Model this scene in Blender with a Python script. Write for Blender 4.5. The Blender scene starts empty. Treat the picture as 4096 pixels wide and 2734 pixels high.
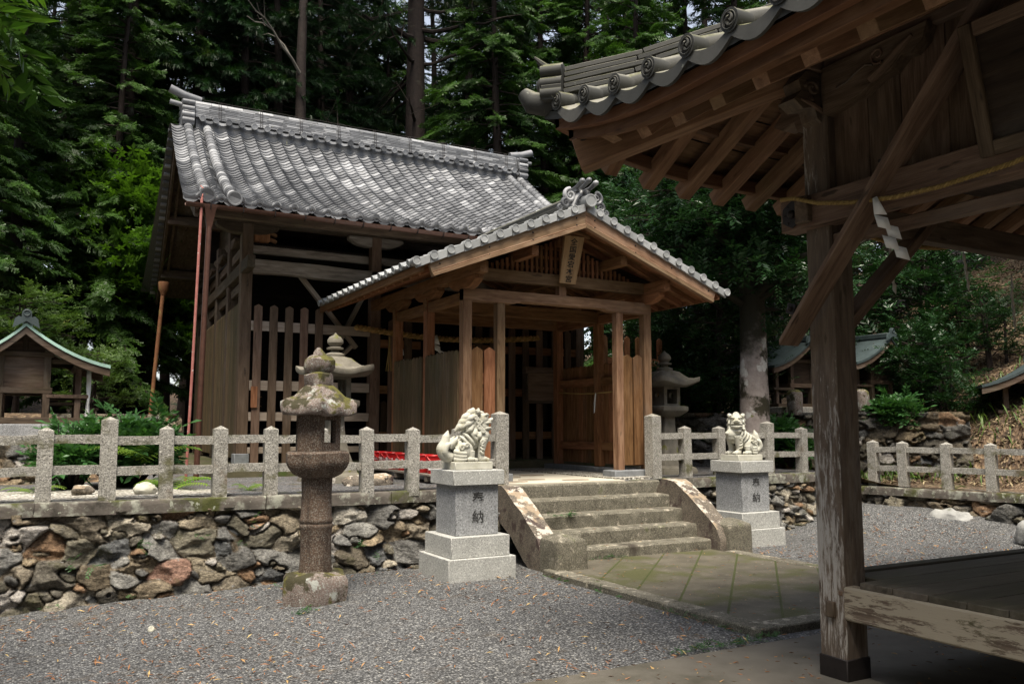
import bpy, bmesh, math, random
import numpy as np
from mathutils import Vector, Matrix
R = math.radians
rng = np.random.default_rng(7); random.seed(7)
S = bpy.context.scene
COL = S.collection
# ------------------------------------------------------------------ camera, sky, sun, exposure
cd = bpy.data.cameras.new('camera'); cam = bpy.data.objects.new('camera', cd); COL.objects.link(cam)
cd.sensor_width = 36; cd.lens = 29.88; cd.clip_end = 2000; cd.clip_start = .05
cam.location = (0, 0, 1.6); cam.rotation_euler = (R(95.8), 0, R(-29.0)); S.camera = cam
W = bpy.data.worlds.new('World'); S.world = W; W.use_nodes = True
nt = W.node_tree; bg = nt.nodes['Background']; sk = nt.nodes.new('ShaderNodeTexSky')
sk.sky_type = 'NISHITA'; sk.sun_disc = False; sk.sun_elevation = R(66); sk.sun_rotation = R(208)
sk.air_density = 1.0; sk.dust_density = 2.5; sk.altitude = 200
hsv = nt.nodes.new('ShaderNodeHueSaturation'); hsv.inputs['Saturation'].default_value = .45
nt.links.new(sk.outputs[0], hsv.inputs['Color']); nt.links.new(hsv.outputs[0], bg.inputs[0]); bg.inputs[1].default_value = .13
sl = bpy.data.lights.new('sun', 'SUN'); sun = bpy.data.objects.new('sun', sl); COL.objects.link(sun)
sl.energy = 3.2; sl.angle = R(30); sl.color = (1, .91, .76)
SUNV = Vector((math.sin(R(208))*math.cos(R(66)), math.cos(R(208))*math.cos(R(66)), math.sin(R(66))))
sun.rotation_euler = SUNV.to_track_quat('Z', 'Y').to_euler()
VS = S.view_settings; VS.view_transform = 'Standard'; VS.look = 'None'; VS.exposure = 1.05; VS.gamma = 1
try: S.cycles.max_bounces = 5; S.cycles.diffuse_bounces = 2; S.cycles.transparent_max_bounces = 4; S.cycles.use_denoising = True
except Exception: pass
# ------------------------------------------------------------------ helpers
def _h(ix, iy, iz):
    n = (ix*374761393 + iy*668265263 + iz*2147483647 + 1013904223) & 0xffffffff
    n = ((n ^ (n >> 13))*1274126177) & 0xffffffff
    return ((n ^ (n >> 16)) & 0xffff)/65535.
def vnoise(p):
    p = np.asarray(p, float); i = np.floor(p).astype(np.int64); f = p-i; f = f*f*(3-2*f); r = 0
    for a in (0, 1):
        for b in (0, 1):
            for c in (0, 1):
                w = (f[..., 0] if a else 1-f[..., 0])*(f[..., 1] if b else 1-f[..., 1])*(f[..., 2] if c else 1-f[..., 2])
                r = r + w*_h(i[..., 0]+a, i[..., 1]+b, i[..., 2]+c)
    return r
def fbm(p, o=4):
    p = np.asarray(p, float); r = 0; a = .5
    for k in range(o): r = r + a*(vnoise(p*2**k+17.3*k)-.5); a *= .5
    return r
class MB:
    def __init__(s): s.v = []; s.f = []; s.g = []; s.t = []; s.sm = []; s.m = []
    def add(s, vs, fs, axis=0, tint=None, smooth=False, off=None, mi=0):
        """chunk of geometry; axis = grain axis (0,1,2 or a vector)"""
        n = len(s.v); vs = [tuple(map(float, v)) for v in vs]
        s.v += vs; s.f += [tuple(n+i for i in f) for f in fs]; s.sm += [smooth]*len(fs); s.m += [mi]*len(fs)
        o = rng.uniform(-50, 50, 3); tn = rng.random() if tint is None else tint
        if isinstance(axis, int):
            P = [((v[axis]), v[(axis+1) % 3], v[(axis+2) % 3]) for v in vs]
        else:
            a = Vector(axis).normalized(); b = a.orthogonal().normalized(); c = a.cross(b)
            P = [(a.dot(Vector(v)), b.dot(Vector(v)), c.dot(Vector(v))) for v in vs]
        s.g += [(p[0]+o[0], p[1]+o[1], p[2]+o[2]) for p in P]; s.t += [tn]*len(vs)
        return s
    def box(s, a, b, axis=None, tint=None, mi=0):
        x0, y0, z0 = [min(p, q) for p, q in zip(a, b)]; x1, y1, z1 = [max(p, q) for p, q in zip(a, b)]
        if axis is None: d = (x1-x0, y1-y0, z1-z0); axis = d.index(max(d))
        vs = [(x0,y0,z0),(x1,y0,z0),(x1,y1,z0),(x0,y1,z0),(x0,y0,z1),(x1,y0,z1),(x1,y1,z1),(x0,y1,z1)]
        return s.add(vs, [(3,2,1,0),(4,5,6,7),(0,1,5,4),(1,2,6,5),(2,3,7,6),(3,0,4,7)], axis, tint, mi=mi)
    def beam(s, p0, p1, w, h, up=(0,0,1), tint=None):
        p0 = Vector(p0); p1 = Vector(p1); d = (p1-p0).normalized(); sd = d.cross(Vector(up)).normalized(); u = sd.cross(d)
        vs = [p+sd*(a*w/2)+u*(b*h/2) for p in (p0, p1) for a, b in ((-1,-1),(1,-1),(1,1),(-1,1))]
        return s.add(vs, [(0,1,2,3),(7,6,5,4),(4,5,1,0),(5,6,2,1),(6,7,3,2),(7,4,0,3)], d, tint)
    def prism(s, poly, f, t0, t1, axis=0, tint=None, smooth=False):
        """poly: 2D outline; f(a,b,t)->3D"""
        n = len(poly); vs = [f(a, b, t0) for a, b in poly]+[f(a, b, t1) for a, b in poly]
        fs = [tuple(range(n))[::-1], tuple(range(n, 2*n))]+[(i, (i+1) % n, n+(i+1) % n, n+i) for i in range(n)]
        return s.add(vs, fs, axis, tint, smooth)
    def strip(s, rows, closed=False, axis=0, tint=None, smooth=True, caps=False):
        """rows: list of rings with equal length"""
        n = len(rows[0]); vs = [p for r in rows for p in r]; fs = []
        for i in range(len(rows)-1):
            for j in range(n if closed else n-1):
                k = (j+1) % n; fs.append((i*n+j, i*n+k, (i+1)*n+k, (i+1)*n+j))
        if caps: fs += [tuple(range(n))[::-1], tuple(range(len(vs)-n, len(vs)))]
        return s.add(vs, fs, axis, tint, smooth)
    def tube(s, pts, r, n=8, tint=None, smooth=True, axis=None):
        pts = [Vector(p) for p in pts]; m = len(pts); rs = r if hasattr(r, '__len__') else [r]*m
        rows = []; u = None
        for i, p in enumerate(pts):
            d = (pts[min(i+1, m-1)]-pts[max(i-1, 0)])
            d = d.normalized() if d.length > 1e-9 else Vector((0, 0, 1))
            if u is None: u = d.orthogonal().normalized()
            u = (u-d*u.dot(d)); u = u.normalized() if u.length > 1e-6 else d.orthogonal().normalized()
            w = d.cross(u)
            rows.append([p+(u*math.cos(a)+w*math.sin(a))*rs[i] for a in [2*math.pi*k/n for k in range(n)]])
        return s.strip(rows, True, (pts[-1]-pts[0]) if axis is None and (pts[-1]-pts[0]).length > 1e-6 else 2, tint, smooth, True)
    def lathe(s, prof, c=(0,0,0), n=24, rot=0, tint=None, smooth=True, sq=None):
        """prof: (radius,z) bottom to top; sq: superellipse corner exponent or None"""
        rows = []
        for r, z in prof:
            ring = []
            for k in range(n):
                a = 2*math.pi*k/n+rot; rr = r
                if sq: rr = r/(abs(math.cos(a-rot))**sq+abs(math.sin(a-rot))**sq)**(1/sq)
                ring.append((c[0]+rr*math.cos(a), c[1]+rr*math.sin(a), c[2]+z))
            rows.append(ring)
        return s.strip(rows, True, 2, tint, smooth, True)
    def sphere(s, c, r, n=10, rot=None, tint=None):
        r = r if hasattr(r, '__len__') else (r, r, r); rows = []
        M = rot.to_3x3() if rot else Matrix.Identity(3); c = Vector(c)
        for i in range(1, n):
            t = math.pi*i/n
            rows.append([c+M@Vector((r[0]*math.sin(t)*math.cos(2*math.pi*k/(2*n)), r[1]*math.sin(t)*math.sin(2*math.pi*k/(2*n)), -r[2]*math.cos(t))) for k in range(2*n)])
        return s.strip(rows, True, 0, tint, True, True)
    def mesh(s, name, mats, col=None):
        me = bpy.data.meshes.new(name); me.from_pydata(s.v, [], s.f)
        for m in (mats if isinstance(mats, (list, tuple)) else [mats]): me.materials.append(m)
        me.polygons.foreach_set('use_smooth', s.sm); me.polygons.foreach_set('material_index', s.m)
        if len(s.g) == len(s.v):
            a = me.attributes.new('grain', 'FLOAT_VECTOR', 'POINT'); a.data.foreach_set('vector', np.array(s.g, np.float32).ravel())
            a = me.attributes.new('tint', 'FLOAT', 'POINT'); a.data.foreach_set('value', np.array(s.t, np.float32))
        me.set_sharp_from_angle(angle=R(38)); return me
def rough(mb, amp, sc, o=4, seed=0):
    P = np.array(mb.v); d = np.stack([fbm(P*sc+seed+31*k, o) for k in range(3)], 1)*2*amp; mb.v = [tuple(p) for p in P+d]
def npmesh(name, V, F, mats, smooth=False, attrs=None):
    """V (n,3), F (m,k) numpy"""
    me = bpy.data.meshes.new(name); V = np.asarray(V, np.float32); F = np.asarray(F, np.int32); k = F.shape[1]
    me.vertices.add(len(V)); me.vertices.foreach_set('co', V.ravel())
    me.loops.add(F.size); me.loops.foreach_set('vertex_index', F.ravel())
    me.polygons.add(len(F)); me.polygons.foreach_set('loop_start', np.arange(0, F.size, k, dtype=np.int32))
    me.polygons.foreach_set('loop_total', np.full(len(F), k, np.int32))
    me.polygons.foreach_set('use_smooth', np.full(len(F), smooth))
    for m in (mats if isinstance(mats, (list, tuple)) else [mats]): me.materials.append(m)
    for an, (ty, val) in (attrs or {}).items():
        a = me.attributes.new(an, ty, 'POINT')
        a.data.foreach_set({'FLOAT': 'value', 'FLOAT_VECTOR': 'vector', 'FLOAT_COLOR': 'color'}[ty], np.asarray(val, np.float32).ravel())
    me.update(calc_edges=True); me.validate(); return me
def obj(name, me, parent=None, loc=(0,0,0), rz=0, bev=0, bseg=1):
    o = bpy.data.objects.new(name, me); COL.objects.link(o); o.location = loc; o.rotation_euler = (0, 0, rz)
    if parent: o.parent = parent
    if bev:
        b = o.modifiers.new('bevel', 'BEVEL'); b.width = bev; b.segments = bseg; b.limit_method = 'ANGLE'; b.angle_limit = R(40)
    return o
def tag(o, label=None, cat=None, group=None, kind=None):
    if label: o['label'] = label
    if cat: o['category'] = cat
    if group: o['group'] = group
    if kind: o['kind'] = kind
    return o
def thing(name, label, cat, loc=(0,0,0), rz=0, group=None):
    o = bpy.data.objects.new(name, None); COL.objects.link(o); o.location = loc; o.rotation_euler = (0, 0, rz); o.empty_display_size = .1
    return tag(o, label, cat, group)
def part(name, mb, m, parent, bev=0, loc=(0,0,0), rz=0, label=None):
    o = obj(name, mb.mesh(name, m) if isinstance(mb, MB) else mb, parent, loc, rz, bev)
    if label: o['label'] = label
    return o
def dup(o, parent=None):
    c = o.copy(); COL.objects.link(c)
    if parent: c.parent = parent
    for ch in [x for x in bpy.data.objects if x.parent == o]: dup(ch, c)
    return c
# ------------------------------------------------------------------ materials
def newmat(name):
    m = bpy.data.materials.new(name); m.use_nodes = True; t = m.node_tree
    return m, t, t.nodes['Principled BSDF']
def N(t, ty, **k):
    n = t.nodes.new('ShaderNode'+ty)
    for a, b in k.items():
        if a.startswith('i_'):
            key = a[2:]; n.inputs[int(key) if key.isdigit() else key.replace('_', ' ')].default_value = b
        else: setattr(n, a, b)
    return n
def ramp(t, fac, stops):
    r = t.nodes.new('ShaderNodeValToRGB'); e = r.color_ramp.elements
    while len(e) < len(stops): e.new(.5)
    for x, (p, c) in zip(e, stops): x.position = p; x.color = (*c, 1) if len(c) == 3 else c
    t.links.new(fac, r.inputs[0]); return r.outputs[0]
def mixc(t, fac, a, b, mode='MIX'):
    n = t.nodes.new('ShaderNodeMix'); n.data_type = 'RGBA'; n.blend_type = mode
    for s, v in ((n.inputs[0], fac), (n.inputs[6], a), (n.inputs[7], b)):
        if hasattr(v, 'links'): t.links.new(v, s)
        else: s.default_value = v if not isinstance(v, tuple) or len(v) == 4 else (*v, 1)
    return n.outputs[2]
def mth(t, op, a, b=None, clamp=False):
    n = t.nodes.new('ShaderNodeMath'); n.operation = op; n.use_clamp = clamp
    for s, v in zip(n.inputs, (a, b)):
        if v is None: continue
        if hasattr(v, 'links'): t.links.new(v, s)
        else: s.default_value = v
    return n.outputs[0]
def smooth(t, v, lo, hi):
    n = N(t, 'MapRange', interpolation_type='SMOOTHSTEP'); t.links.new(v, n.inputs[0])
    n.inputs[1].default_value = lo; n.inputs[2].default_value = hi; return n.outputs[0]
def noise(t, vec, sc, det=6, ro=.6, dist=0):
    n = N(t, 'TexNoise'); n.inputs['Scale'].default_value = sc; n.inputs['Detail'].default_value = det
    n.inputs['Roughness'].default_value = ro; n.inputs['Distortion'].default_value = dist
    if vec is not None: t.links.new(vec, n.inputs['Vector'])
    return n.outputs['Fac']
def vmap(t, vec, sc=(1,1,1)):
    n = N(t, 'Mapping'); n.inputs['Scale'].default_value = sc; t.links.new(vec, n.inputs['Vector']); return n.outputs[0]
def attr(t, name, out='Vector'):
    n = N(t, 'Attribute', attribute_name=name); return n.outputs[out]
def pos(t): return N(t, 'NewGeometry').outputs['Position']
def bump(t, b, h, strength=.5, dist=.01):
    n = N(t, 'Bump'); n.inputs['Strength'].default_value = strength; n.inputs['Distance'].default_value = dist
    t.links.new(h, n.inputs['Height']); t.links.new(n.outputs[0], b.inputs['Normal'])
def upness(t):
    s = N(t, 'SeparateXYZ'); t.links.new(N(t, 'NewGeometry').outputs['Normal'], s.inputs[0]); return s.outputs[2]
def wood(name, c0, c1, c2, rough_=.75, peel=None, wear=.3, green=0., pk=0., pr=(.575, .655), kz=.09, ps=(2.6, 20, 2.0), side=0):
    """c0 dark grain, c1 mid, c2 light; grain runs along the member"""
    m, t, b = newmat(name); g = attr(t, 'grain'); tn = attr(t, 'tint', 'Fac')
    lo = noise(t, vmap(t, g, (1.2, 9, 9)), 2.2, 5, .55, .6); hi = noise(t, vmap(t, g, (3, 90, 90)), 2, 4, .6)
    f = mth(t, 'ADD', mth(t, 'MULTIPLY', lo, .65), mth(t, 'MULTIPLY', hi, .35))
    c = ramp(t, f, [(.33, c0), (.5, c1), (.68, c2)])
    br = N(t, 'HueSaturation'); t.links.new(c, br.inputs['Color'])
    t.links.new(mth(t, 'ADD', mth(t, 'MULTIPLY', tn, .55), .72), br.inputs['Value'])
    t.links.new(mth(t, 'ADD', mth(t, 'MULTIPLY', tn, -.02), .51), br.inputs['Hue']); c = br.outputs[0]
    # knots and damp stains
    k = noise(t, vmap(t, g, (1.2, 4, 4)), 3.1, 2, .5); c = mixc(t, mth(t, 'MULTIPLY', smooth(t, k, .66, .74), wear*1.6), c, tuple(x*.35 for x in c0))
    st = noise(t, vmap(t, g, (.5, 1.5, 1.5)), 1.6, 5, .65); c = mixc(t, mth(t, 'MULTIPLY', smooth(t, st, .5, .75), wear), c, (.16, .14, .12))
    if green:
        gm = noise(t, pos(t), 2.5, 5, .65); c = mixc(t, mth(t, 'MULTIPLY', smooth(t, gm, .5, .68), green), c, (.075, .085, .03))
    if peel:
        p1 = noise(t, vmap(t, g, (ps[0], ps[1], ps[1])), ps[2], 10, .76, .4); p2 = noise(t, vmap(t, g, (.5, 1, 1)), 1.3, 3, .5)
        zz = N(t, 'SeparateXYZ'); t.links.new(pos(t), zz.inputs[0]); zf = smooth(t, zz.outputs[2], 2.7, .6)
        pf = smooth(t, mth(t, 'ADD', mth(t, 'ADD', mth(t, 'MULTIPLY', p1, .6), mth(t, 'MULTIPLY', p2, .5)), mth(t, 'MULTIPLY', zf, kz+pk)), *pr)
        if side:
            sn = N(t, 'SeparateXYZ'); t.links.new(N(t, 'NewGeometry').outputs['Normal'], sn.inputs[0]); pf = mth(t, 'MULTIPLY', pf, mth(t, 'ADD', mth(t, 'MULTIPLY', smooth(t, sn.outputs[0], .1, -.5), .9), .1))
        c = mixc(t, pf, c, peel)
    t.links.new(c, b.inputs['Base Color']); b.inputs['Roughness'].default_value = rough_; b.inputs['Specular IOR Level'].default_value = .25
    bump(t, b, f, .5, .006); return m
def stone(name, c0, c1, speck=None, spots=(), rough_=.85, sc=6, bdist=.006, bs=90, streak=False, bstr=.6):
    """spots: (colour, scale, lo, hi, upward) patches of lichen, moss, dirt"""
    m, t, b = newmat(name); p = pos(t)
    c = ramp(t, noise(t, p, sc, 7, .65), [(.3, c0), (.7, c1)])
    h = noise(t, p, bs, 5, .65)
    if speck: c = mixc(t, mth(t, 'MULTIPLY', smooth(t, noise(t, p, 75, 2, .8), .5, .62), .85), c, speck); c = mixc(t, mth(t, 'MULTIPLY', smooth(t, noise(t, vmap(t, p, (1.1, .9, 1)), 62, 2, .8), .54, .66), .6), c, tuple(min(.8, x*1.7) for x in c1))
    for i, (cc, s_, lo, hi, upw) in enumerate(spots):
        q = N(t, 'VectorMath', operation='ADD'); t.links.new(p, q.inputs[0]); q.inputs[1].default_value = (3.7*i+1, 9.1*i, 5.3*i)
        n = noise(t, q.outputs[0], s_, 7, .62)
        if upw: n = mth(t, 'ADD', n, mth(t, 'MULTIPLY', upness(t), upw))
        c = mixc(t, smooth(t, n, lo, hi), c, mixc(t, noise(t, p, s_*9, 4, .6), tuple(x*.65 for x in cc), tuple(min(1, x*1.35) for x in cc)))
    if streak:
        c = mixc(t, mth(t, 'MULTIPLY', smooth(t, noise(t, vmap(t, p, (5, 5, .5)), 2.5, 5, .6), .5, .7), .5), c, tuple(x*.5 for x in c0))
    t.links.new(c, b.inputs['Base Color']); b.inputs['Roughness'].default_value = rough_; b.inputs['Specular IOR Level'].default_value = .3
    bump(t, b, h, bstr, bdist); return m
def plain(name, c, rough_=.6, metal=0, var=.25, sc=12, bstr=.1):
    m, t, b = newmat(name); f = noise(t, pos(t), sc, 6, .65)
    t.links.new(ramp(t, f, [(.3, tuple(x*(1-var) for x in c)), (.7, tuple(min(1, x*(1+var)) for x in c))]), b.inputs['Base Color'])
    b.inputs['Roughness'].default_value = rough_; b.inputs['Metallic'].default_value = metal; bump(t, b, f, bstr, .004); return m
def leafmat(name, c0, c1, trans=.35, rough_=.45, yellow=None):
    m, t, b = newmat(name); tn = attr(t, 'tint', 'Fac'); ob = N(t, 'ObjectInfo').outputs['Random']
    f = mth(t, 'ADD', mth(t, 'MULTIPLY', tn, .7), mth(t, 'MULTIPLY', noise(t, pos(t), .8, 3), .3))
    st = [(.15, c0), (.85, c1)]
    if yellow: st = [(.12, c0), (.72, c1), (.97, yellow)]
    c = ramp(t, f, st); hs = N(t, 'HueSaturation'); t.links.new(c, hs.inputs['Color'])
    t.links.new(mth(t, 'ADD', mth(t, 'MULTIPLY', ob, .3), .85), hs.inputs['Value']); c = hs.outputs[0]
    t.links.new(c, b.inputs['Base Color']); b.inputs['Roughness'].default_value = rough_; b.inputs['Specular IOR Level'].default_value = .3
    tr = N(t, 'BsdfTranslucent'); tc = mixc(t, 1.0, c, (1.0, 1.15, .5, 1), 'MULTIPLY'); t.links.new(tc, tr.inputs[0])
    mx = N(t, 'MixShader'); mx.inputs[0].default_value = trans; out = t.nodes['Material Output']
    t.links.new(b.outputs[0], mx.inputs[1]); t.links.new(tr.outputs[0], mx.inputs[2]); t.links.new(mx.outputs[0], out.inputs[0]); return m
M = {}
M['cedar'] = wood('new_cedar', (.10, .042, .016), (.205, .095, .04), (.31, .16, .078), wear=.25)
M['cedar_sun'] = wood('sunlit_bleached_cedar', (.15, .08, .042), (.27, .165, .098), (.38, .26, .17), wear=.3)  # lighter cedar for bargeboards: weathering, with sunlight put into the colour
M['signwood'] = wood('name_board_wood', (.30, .17, .085), (.42, .26, .14), (.5, .33, .19), wear=.08)
M['cedar_grey'] = wood('greyed_cedar', (.11, .06, .031), (.2, .118, .064), (.30, .195, .115), wear=.35)
M['plank'] = wood('fence_plank', (.058, .04, .02), (.105, .074, .038), (.155, .112, .062), wear=.3, green=.25)
M['picket'] = wood('picket_wood', (.08, .05, .032), (.138, .09, .06), (.195, .135, .095), wear=.3)
M['old'] = wood('old_wood', (.045, .03, .02), (.085, .058, .04), (.15, .11, .08), wear=.5, green=.15)
M['old_pale'] = wood('weathered_pale_wood', (.12, .10, .08), (.24, .205, .17), (.36, .32, .28), wear=.5)
M['pale'] = wood('pale_lath', (.22, .17, .13), (.33, .27, .21), (.42, .35, .29), wear=.15)
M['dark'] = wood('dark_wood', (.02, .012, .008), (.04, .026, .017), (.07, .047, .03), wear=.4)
M['pav'] = wood('pavilion_wood', (.06, .038, .024), (.125, .083, .054), (.205, .146, .10), wear=.45)
M['pav_tan'] = wood('pavilion_rafter_wood', (.12, .062, .032), (.215, .12, .064), (.31, .19, .108), wear=.3, green=.12)
M['pav_red'] = wood('pavilion_eave_wood', (.085, .038, .018), (.14, .066, .032), (.2, .105, .055), wear=.3)
M['peel'] = wood('peeling_post_wood', (.07, .05, .036), (.13, .095, .068), (.19, .145, .105), wear=.35, peel=(.42, .39, .35), side=1)
M['beampeel'] = wood('flaking_beam_wood', (.06, .042, .03), (.14, .105, .075), (.24, .19, .14), wear=.4, peel=(.36, .31, .23), green=.5, pk=-.02, pr=(.545, .60), kz=.02, ps=(1.7, 9, 3.2))
M['floor'] = wood('stage_floor_wood', (.055, .045, .033), (.09, .075, .056), (.14, .12, .095), wear=.35, rough_=.5, green=.2)
M['granite'] = stone('rough_granite', (.23, .218, .19), (.41, .392, .35), (.09, .085, .08), [((.115, .11, .06), 3, .54, .68, 0), ((.45, .45, .4), 7, .66, .72, 0), ((.15, .115, .08), 2.3, .58, .74, 0), ((.06, .06, .03), 1.6, .6, .72, 0)], sc=14, bs=45, bdist=.014, bstr=.9)
M['granite_lt'] = stone('dressed_granite', (.36, .362, .34), (.46, .46, .435), (.2, .2, .195), [((.3, .29, .18), 2.2, .62, .8, 0)], sc=5, bs=120, bdist=.002)
M['granite_bl'] = stone('grey_granite', (.24, .248, .255), (.34, .348, .356), (.11, .11, .115), [((.3, .28, .22), 1.6, .66, .85, 0)], sc=4, bs=120, bdist=.002)
M['lion'] = stone('carved_pale_stone', (.42, .41, .345), (.56, .55, .475), None, [((.34, .32, .22), 6, .5, .76, .0)], sc=7, bs=70, bdist=.002, bstr=.3)
M['step'] = stone('mossy_step_stone', (.085, .077, .057), (.21, .195, .152), (.045, .04, .034), [((.4, .36, .29), 8, .6, .72, .05), ((.075, .09, .025), 2.5, .6, .72, 0), ((.06, .05, .04), 1.7, .58, .75, 0)], sc=6, bs=60, bdist=.01)
M['lichen'] = stone('lichen_stone', (.085, .07, .055), (.2, .17, .135), (.05, .045, .04), [((.07, .05, .045), 3, .52, .60, 0), ((.30, .235, .165), 3.2, .64, .70, .2), ((.46, .42, .36), 6.5, .68, .72, .2)], sc=7, bs=60, bdist=.008)
M['coping'] = stone('coping_stone', (.075, .065, .055), (.16, .14, .12), None, [((.30, .30, .25), 5, .50, .64, 0), ((.05, .045, .036), 3, .52, .64, 0), ((.07, .075, .022), 2.4, .52, .64, .06), ((.34, .35, .28), 16, .58, .65, 0)], sc=5, bs=50, bdist=.01)
M['lantern'] = stone('old_lantern_stone', (.04, .025, .018), (.115, .077, .054), (.22, .2, .17), [((.38, .36, .33), 9, .66, .73, 0), ((.03, .025, .02), 2.2, .6, .75, 0)], sc=5, bs=60, bdist=.01, streak=True)
M['lantern_top'] = stone('mossy_lantern_stone', (.09, .066, .055), (.21, .165, .145), (.3, .29, .26), [((.36, .37, .34), 8, .56, .62, 0), ((.095, .088, .022), 5, .54, .63, .10), ((.045, .04, .02), 6, .54, .62, .06)], sc=6, bs=60, bdist=.012)
M['lantern2'] = stone('grey_lantern_stone', (.11, .10, .08), (.22, .2, .16), None, [((.4, .37, .33), 6, .64, .72, .04), ((.13, .13, .03), 5, .62, .72, .06), ((.06, .05, .04), 3, .6, .75, 0)], sc=6, bs=60, bdist=.008)
M['rock'] = stone('boulder_stone', (.2, .2, .195), (.42, .42, .4), None, [((.09, .09, .04), 3, .62, .75, 0)], sc=5, bs=30, bdist=.02)
M['concrete'] = stone('worn_concrete', (.10, .09, .075), (.15, .137, .115), None, [((.06, .055, .04), 1.2, .5, .75, 0), ((.09, .10, .03), 2, .66, .78, 0)], sc=2.5, bs=90, bdist=.002, bstr=.3)
M['conc_base'] = plain('grey_concrete', (.19, .2, .21), .8)
M['apron'] = stone('cream_mortar', (.5, .46, .37), (.6, .55, .45), None, [((.35, .3, .22), 1.5, .6, .8, 0)], sc=3, bs=120, bdist=.002, bstr=.3)
M['flag'] = plain('brown_flagstone', (.26, .21, .155), .85)
M['iron'] = plain('dark_iron', (.03, .024, .022), .6, .5)
M['copper'] = plain('brown_gutter', (.085, .038, .025), .45, .2)
M['redpole'] = stone('faded_red_paint', (.30, .10, .085), (.40, .17, .145), None, [((.5, .42, .38), 25, .6, .66, 0)], sc=10, bs=60, bdist=.001)
M['rust'] = stone('rusty_pipe', (.13, .055, .026), (.22, .10, .045), None, [((.2, .15, .05), 6, .55, .7, 0)], sc=8, bs=60, bdist=.001)
M['bucket'] = plain('red_plastic', (.62, .012, .015), .35, 0, .08)
M['shade_wood'] = wood('shade_dark_wood', (.006, .004, .003), (.012, .008, .006), (.022, .015, .011), wear=.1)  # near-black: the deep interior's shade is put into the wood colour
M['white'] = plain('white_paper', (.8, .8, .78), .8, 0, .05)
M['ink'] = plain('black_ink', (.012, .011, .01), .7)
M['label'] = plain('white_print', (.75, .75, .75), .6, 0, .03)
M['straw'] = wood('straw_rope', (.17, .10, .03), (.36, .23, .08), (.52, .36, .15), wear=.1)
M['carve'] = plain('carved_shadowed_letter', (.035, .035, .035), .9)
M['patina'] = plain('verdigris_copper', (.33, .5, .43), .6, 0, .35, 3)
M['patina_dk'] = plain('dark_copper_roof', (.04, .058, .06), .6, 0, .3, 6)
def tilemat(name, a, b_, c_, spots, top=None):
    m, t, b = newmat(name); tn = attr(t, 'tint', 'Fac'); p = pos(t)
    c = ramp(t, tn, [(0, a), (.55, b_), (1, c_)])
    c = mixc(t, mth(t, 'MULTIPLY', smooth(t, noise(t, p, 9, 6, .7), .45, .75), .4), c, tuple(x*.45 for x in a))
    for i, (cc, s_, lo, hi) in enumerate(spots): c = mixc(t, smooth(t, noise(t, vmap(t, p, (1+.1*i, 1, 1)), s_, 7, .65), lo, hi), c, cc)
    if top: c = mixc(t, mth(t, 'MULTIPLY', smooth(t, mth(t, 'ADD', upness(t), mth(t, 'MULTIPLY', mth(t, 'SUBTRACT', noise(t, p, 7, 5), .5), .35)), .4, .85), .85), c, mixc(t, smooth(t, noise(t, p, 5, 6, .65), .45, .6), top, (.13, .13, .05)))  # up-facing sides coloured lighter, standing in for overhead light, plus moss patches
    t.links.new(c, b.inputs['Base Color']); b.inputs['Roughness'].default_value = .42 if not top else .75; b.inputs['Specular IOR Level'].default_value = .5
    bump(t, b, noise(t, p, 60, 5, .6), .3, .003); return m
M['tile'] = tilemat('smoked_roof_tile', (.10, .103, .11), (.19, .194, .203), (.42, .425, .435), [((.3, .29, .13), 12, .66, .72), ((.36, .37, .34), 26, .64, .68), ((.16, .09, .05), 5, .74, .8), ((.1, .1, .105), 2.2, .55, .75)])
M['tile_new'] = tilemat('silver_roof_tile', (.27, .278, .278), (.34, .348, .348), (.41, .42, .42), [((.2, .21, .18), 8, .7, .8)])
M['tile_old'] = tilemat('mossy_toplit_tile', (.032, .033, .03), (.05, .05, .045), (.08, .078, .07), [((.2, .21, .17), 15, .66, .70)], (.25, .24, .2))
M['leaf_hinoki'] = leafmat('hinoki_spray', (.009, .030, .007), (.062, .135, .020), .3)
M['leaf_cedar'] = leafmat('cedar_needles', (.006, .018, .008), (.02, .052, .016), .22, yellow=(.07, .066, .016))
M['leaf_broad'] = leafmat('evergreen_leaf', (.008, .025, .009), (.032, .085, .024), .18, .25)
M['leaf_maple'] = leafmat('maple_leaf', (.03, .078, .010), (.085, .165, .018), .4)
M['leaf_light'] = leafmat('pale_shrub_leaf', (.04, .085, .02), (.10, .165, .045), .35, yellow=(.28, .24, .05))
M['leaf_bush'] = leafmat('shrub_leaf', (.025, .08, .025), (.07, .17, .05), .3, .35)
M['leaf_fern'] = leafmat('fern_leaf', (.07, .15, .02), (.2, .28, .05), .45)
M['leaf_dead'] = leafmat('dead_needles', (.08, .03, .015), (.16, .07, .03), .2)
M['bark'] = stone('cedar_bark', (.011, .007, .0055), (.027, .0175, .0135), None, [((.07, .075, .05), 2, .6, .75, 0)], sc=8, bs=26, bdist=.03, streak=True)
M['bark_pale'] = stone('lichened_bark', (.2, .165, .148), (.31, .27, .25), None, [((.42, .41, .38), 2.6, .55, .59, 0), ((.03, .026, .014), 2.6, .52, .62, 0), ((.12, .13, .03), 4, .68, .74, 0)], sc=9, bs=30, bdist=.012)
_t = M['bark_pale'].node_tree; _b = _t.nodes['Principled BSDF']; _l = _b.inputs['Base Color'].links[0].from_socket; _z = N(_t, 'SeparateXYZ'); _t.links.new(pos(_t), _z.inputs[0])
_t.links.new(mixc(_t, smooth(_t, mth(_t, 'ADD', _z.outputs[2], mth(_t, 'MULTIPLY', noise(_t, pos(_t), 2.2, 6), 2.6)), 4.0, 4.8), _l, (.022, .02, .011)), _b.inputs['Base Color'])  # upper trunk: moss plus canopy shade put into the bark colour
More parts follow.
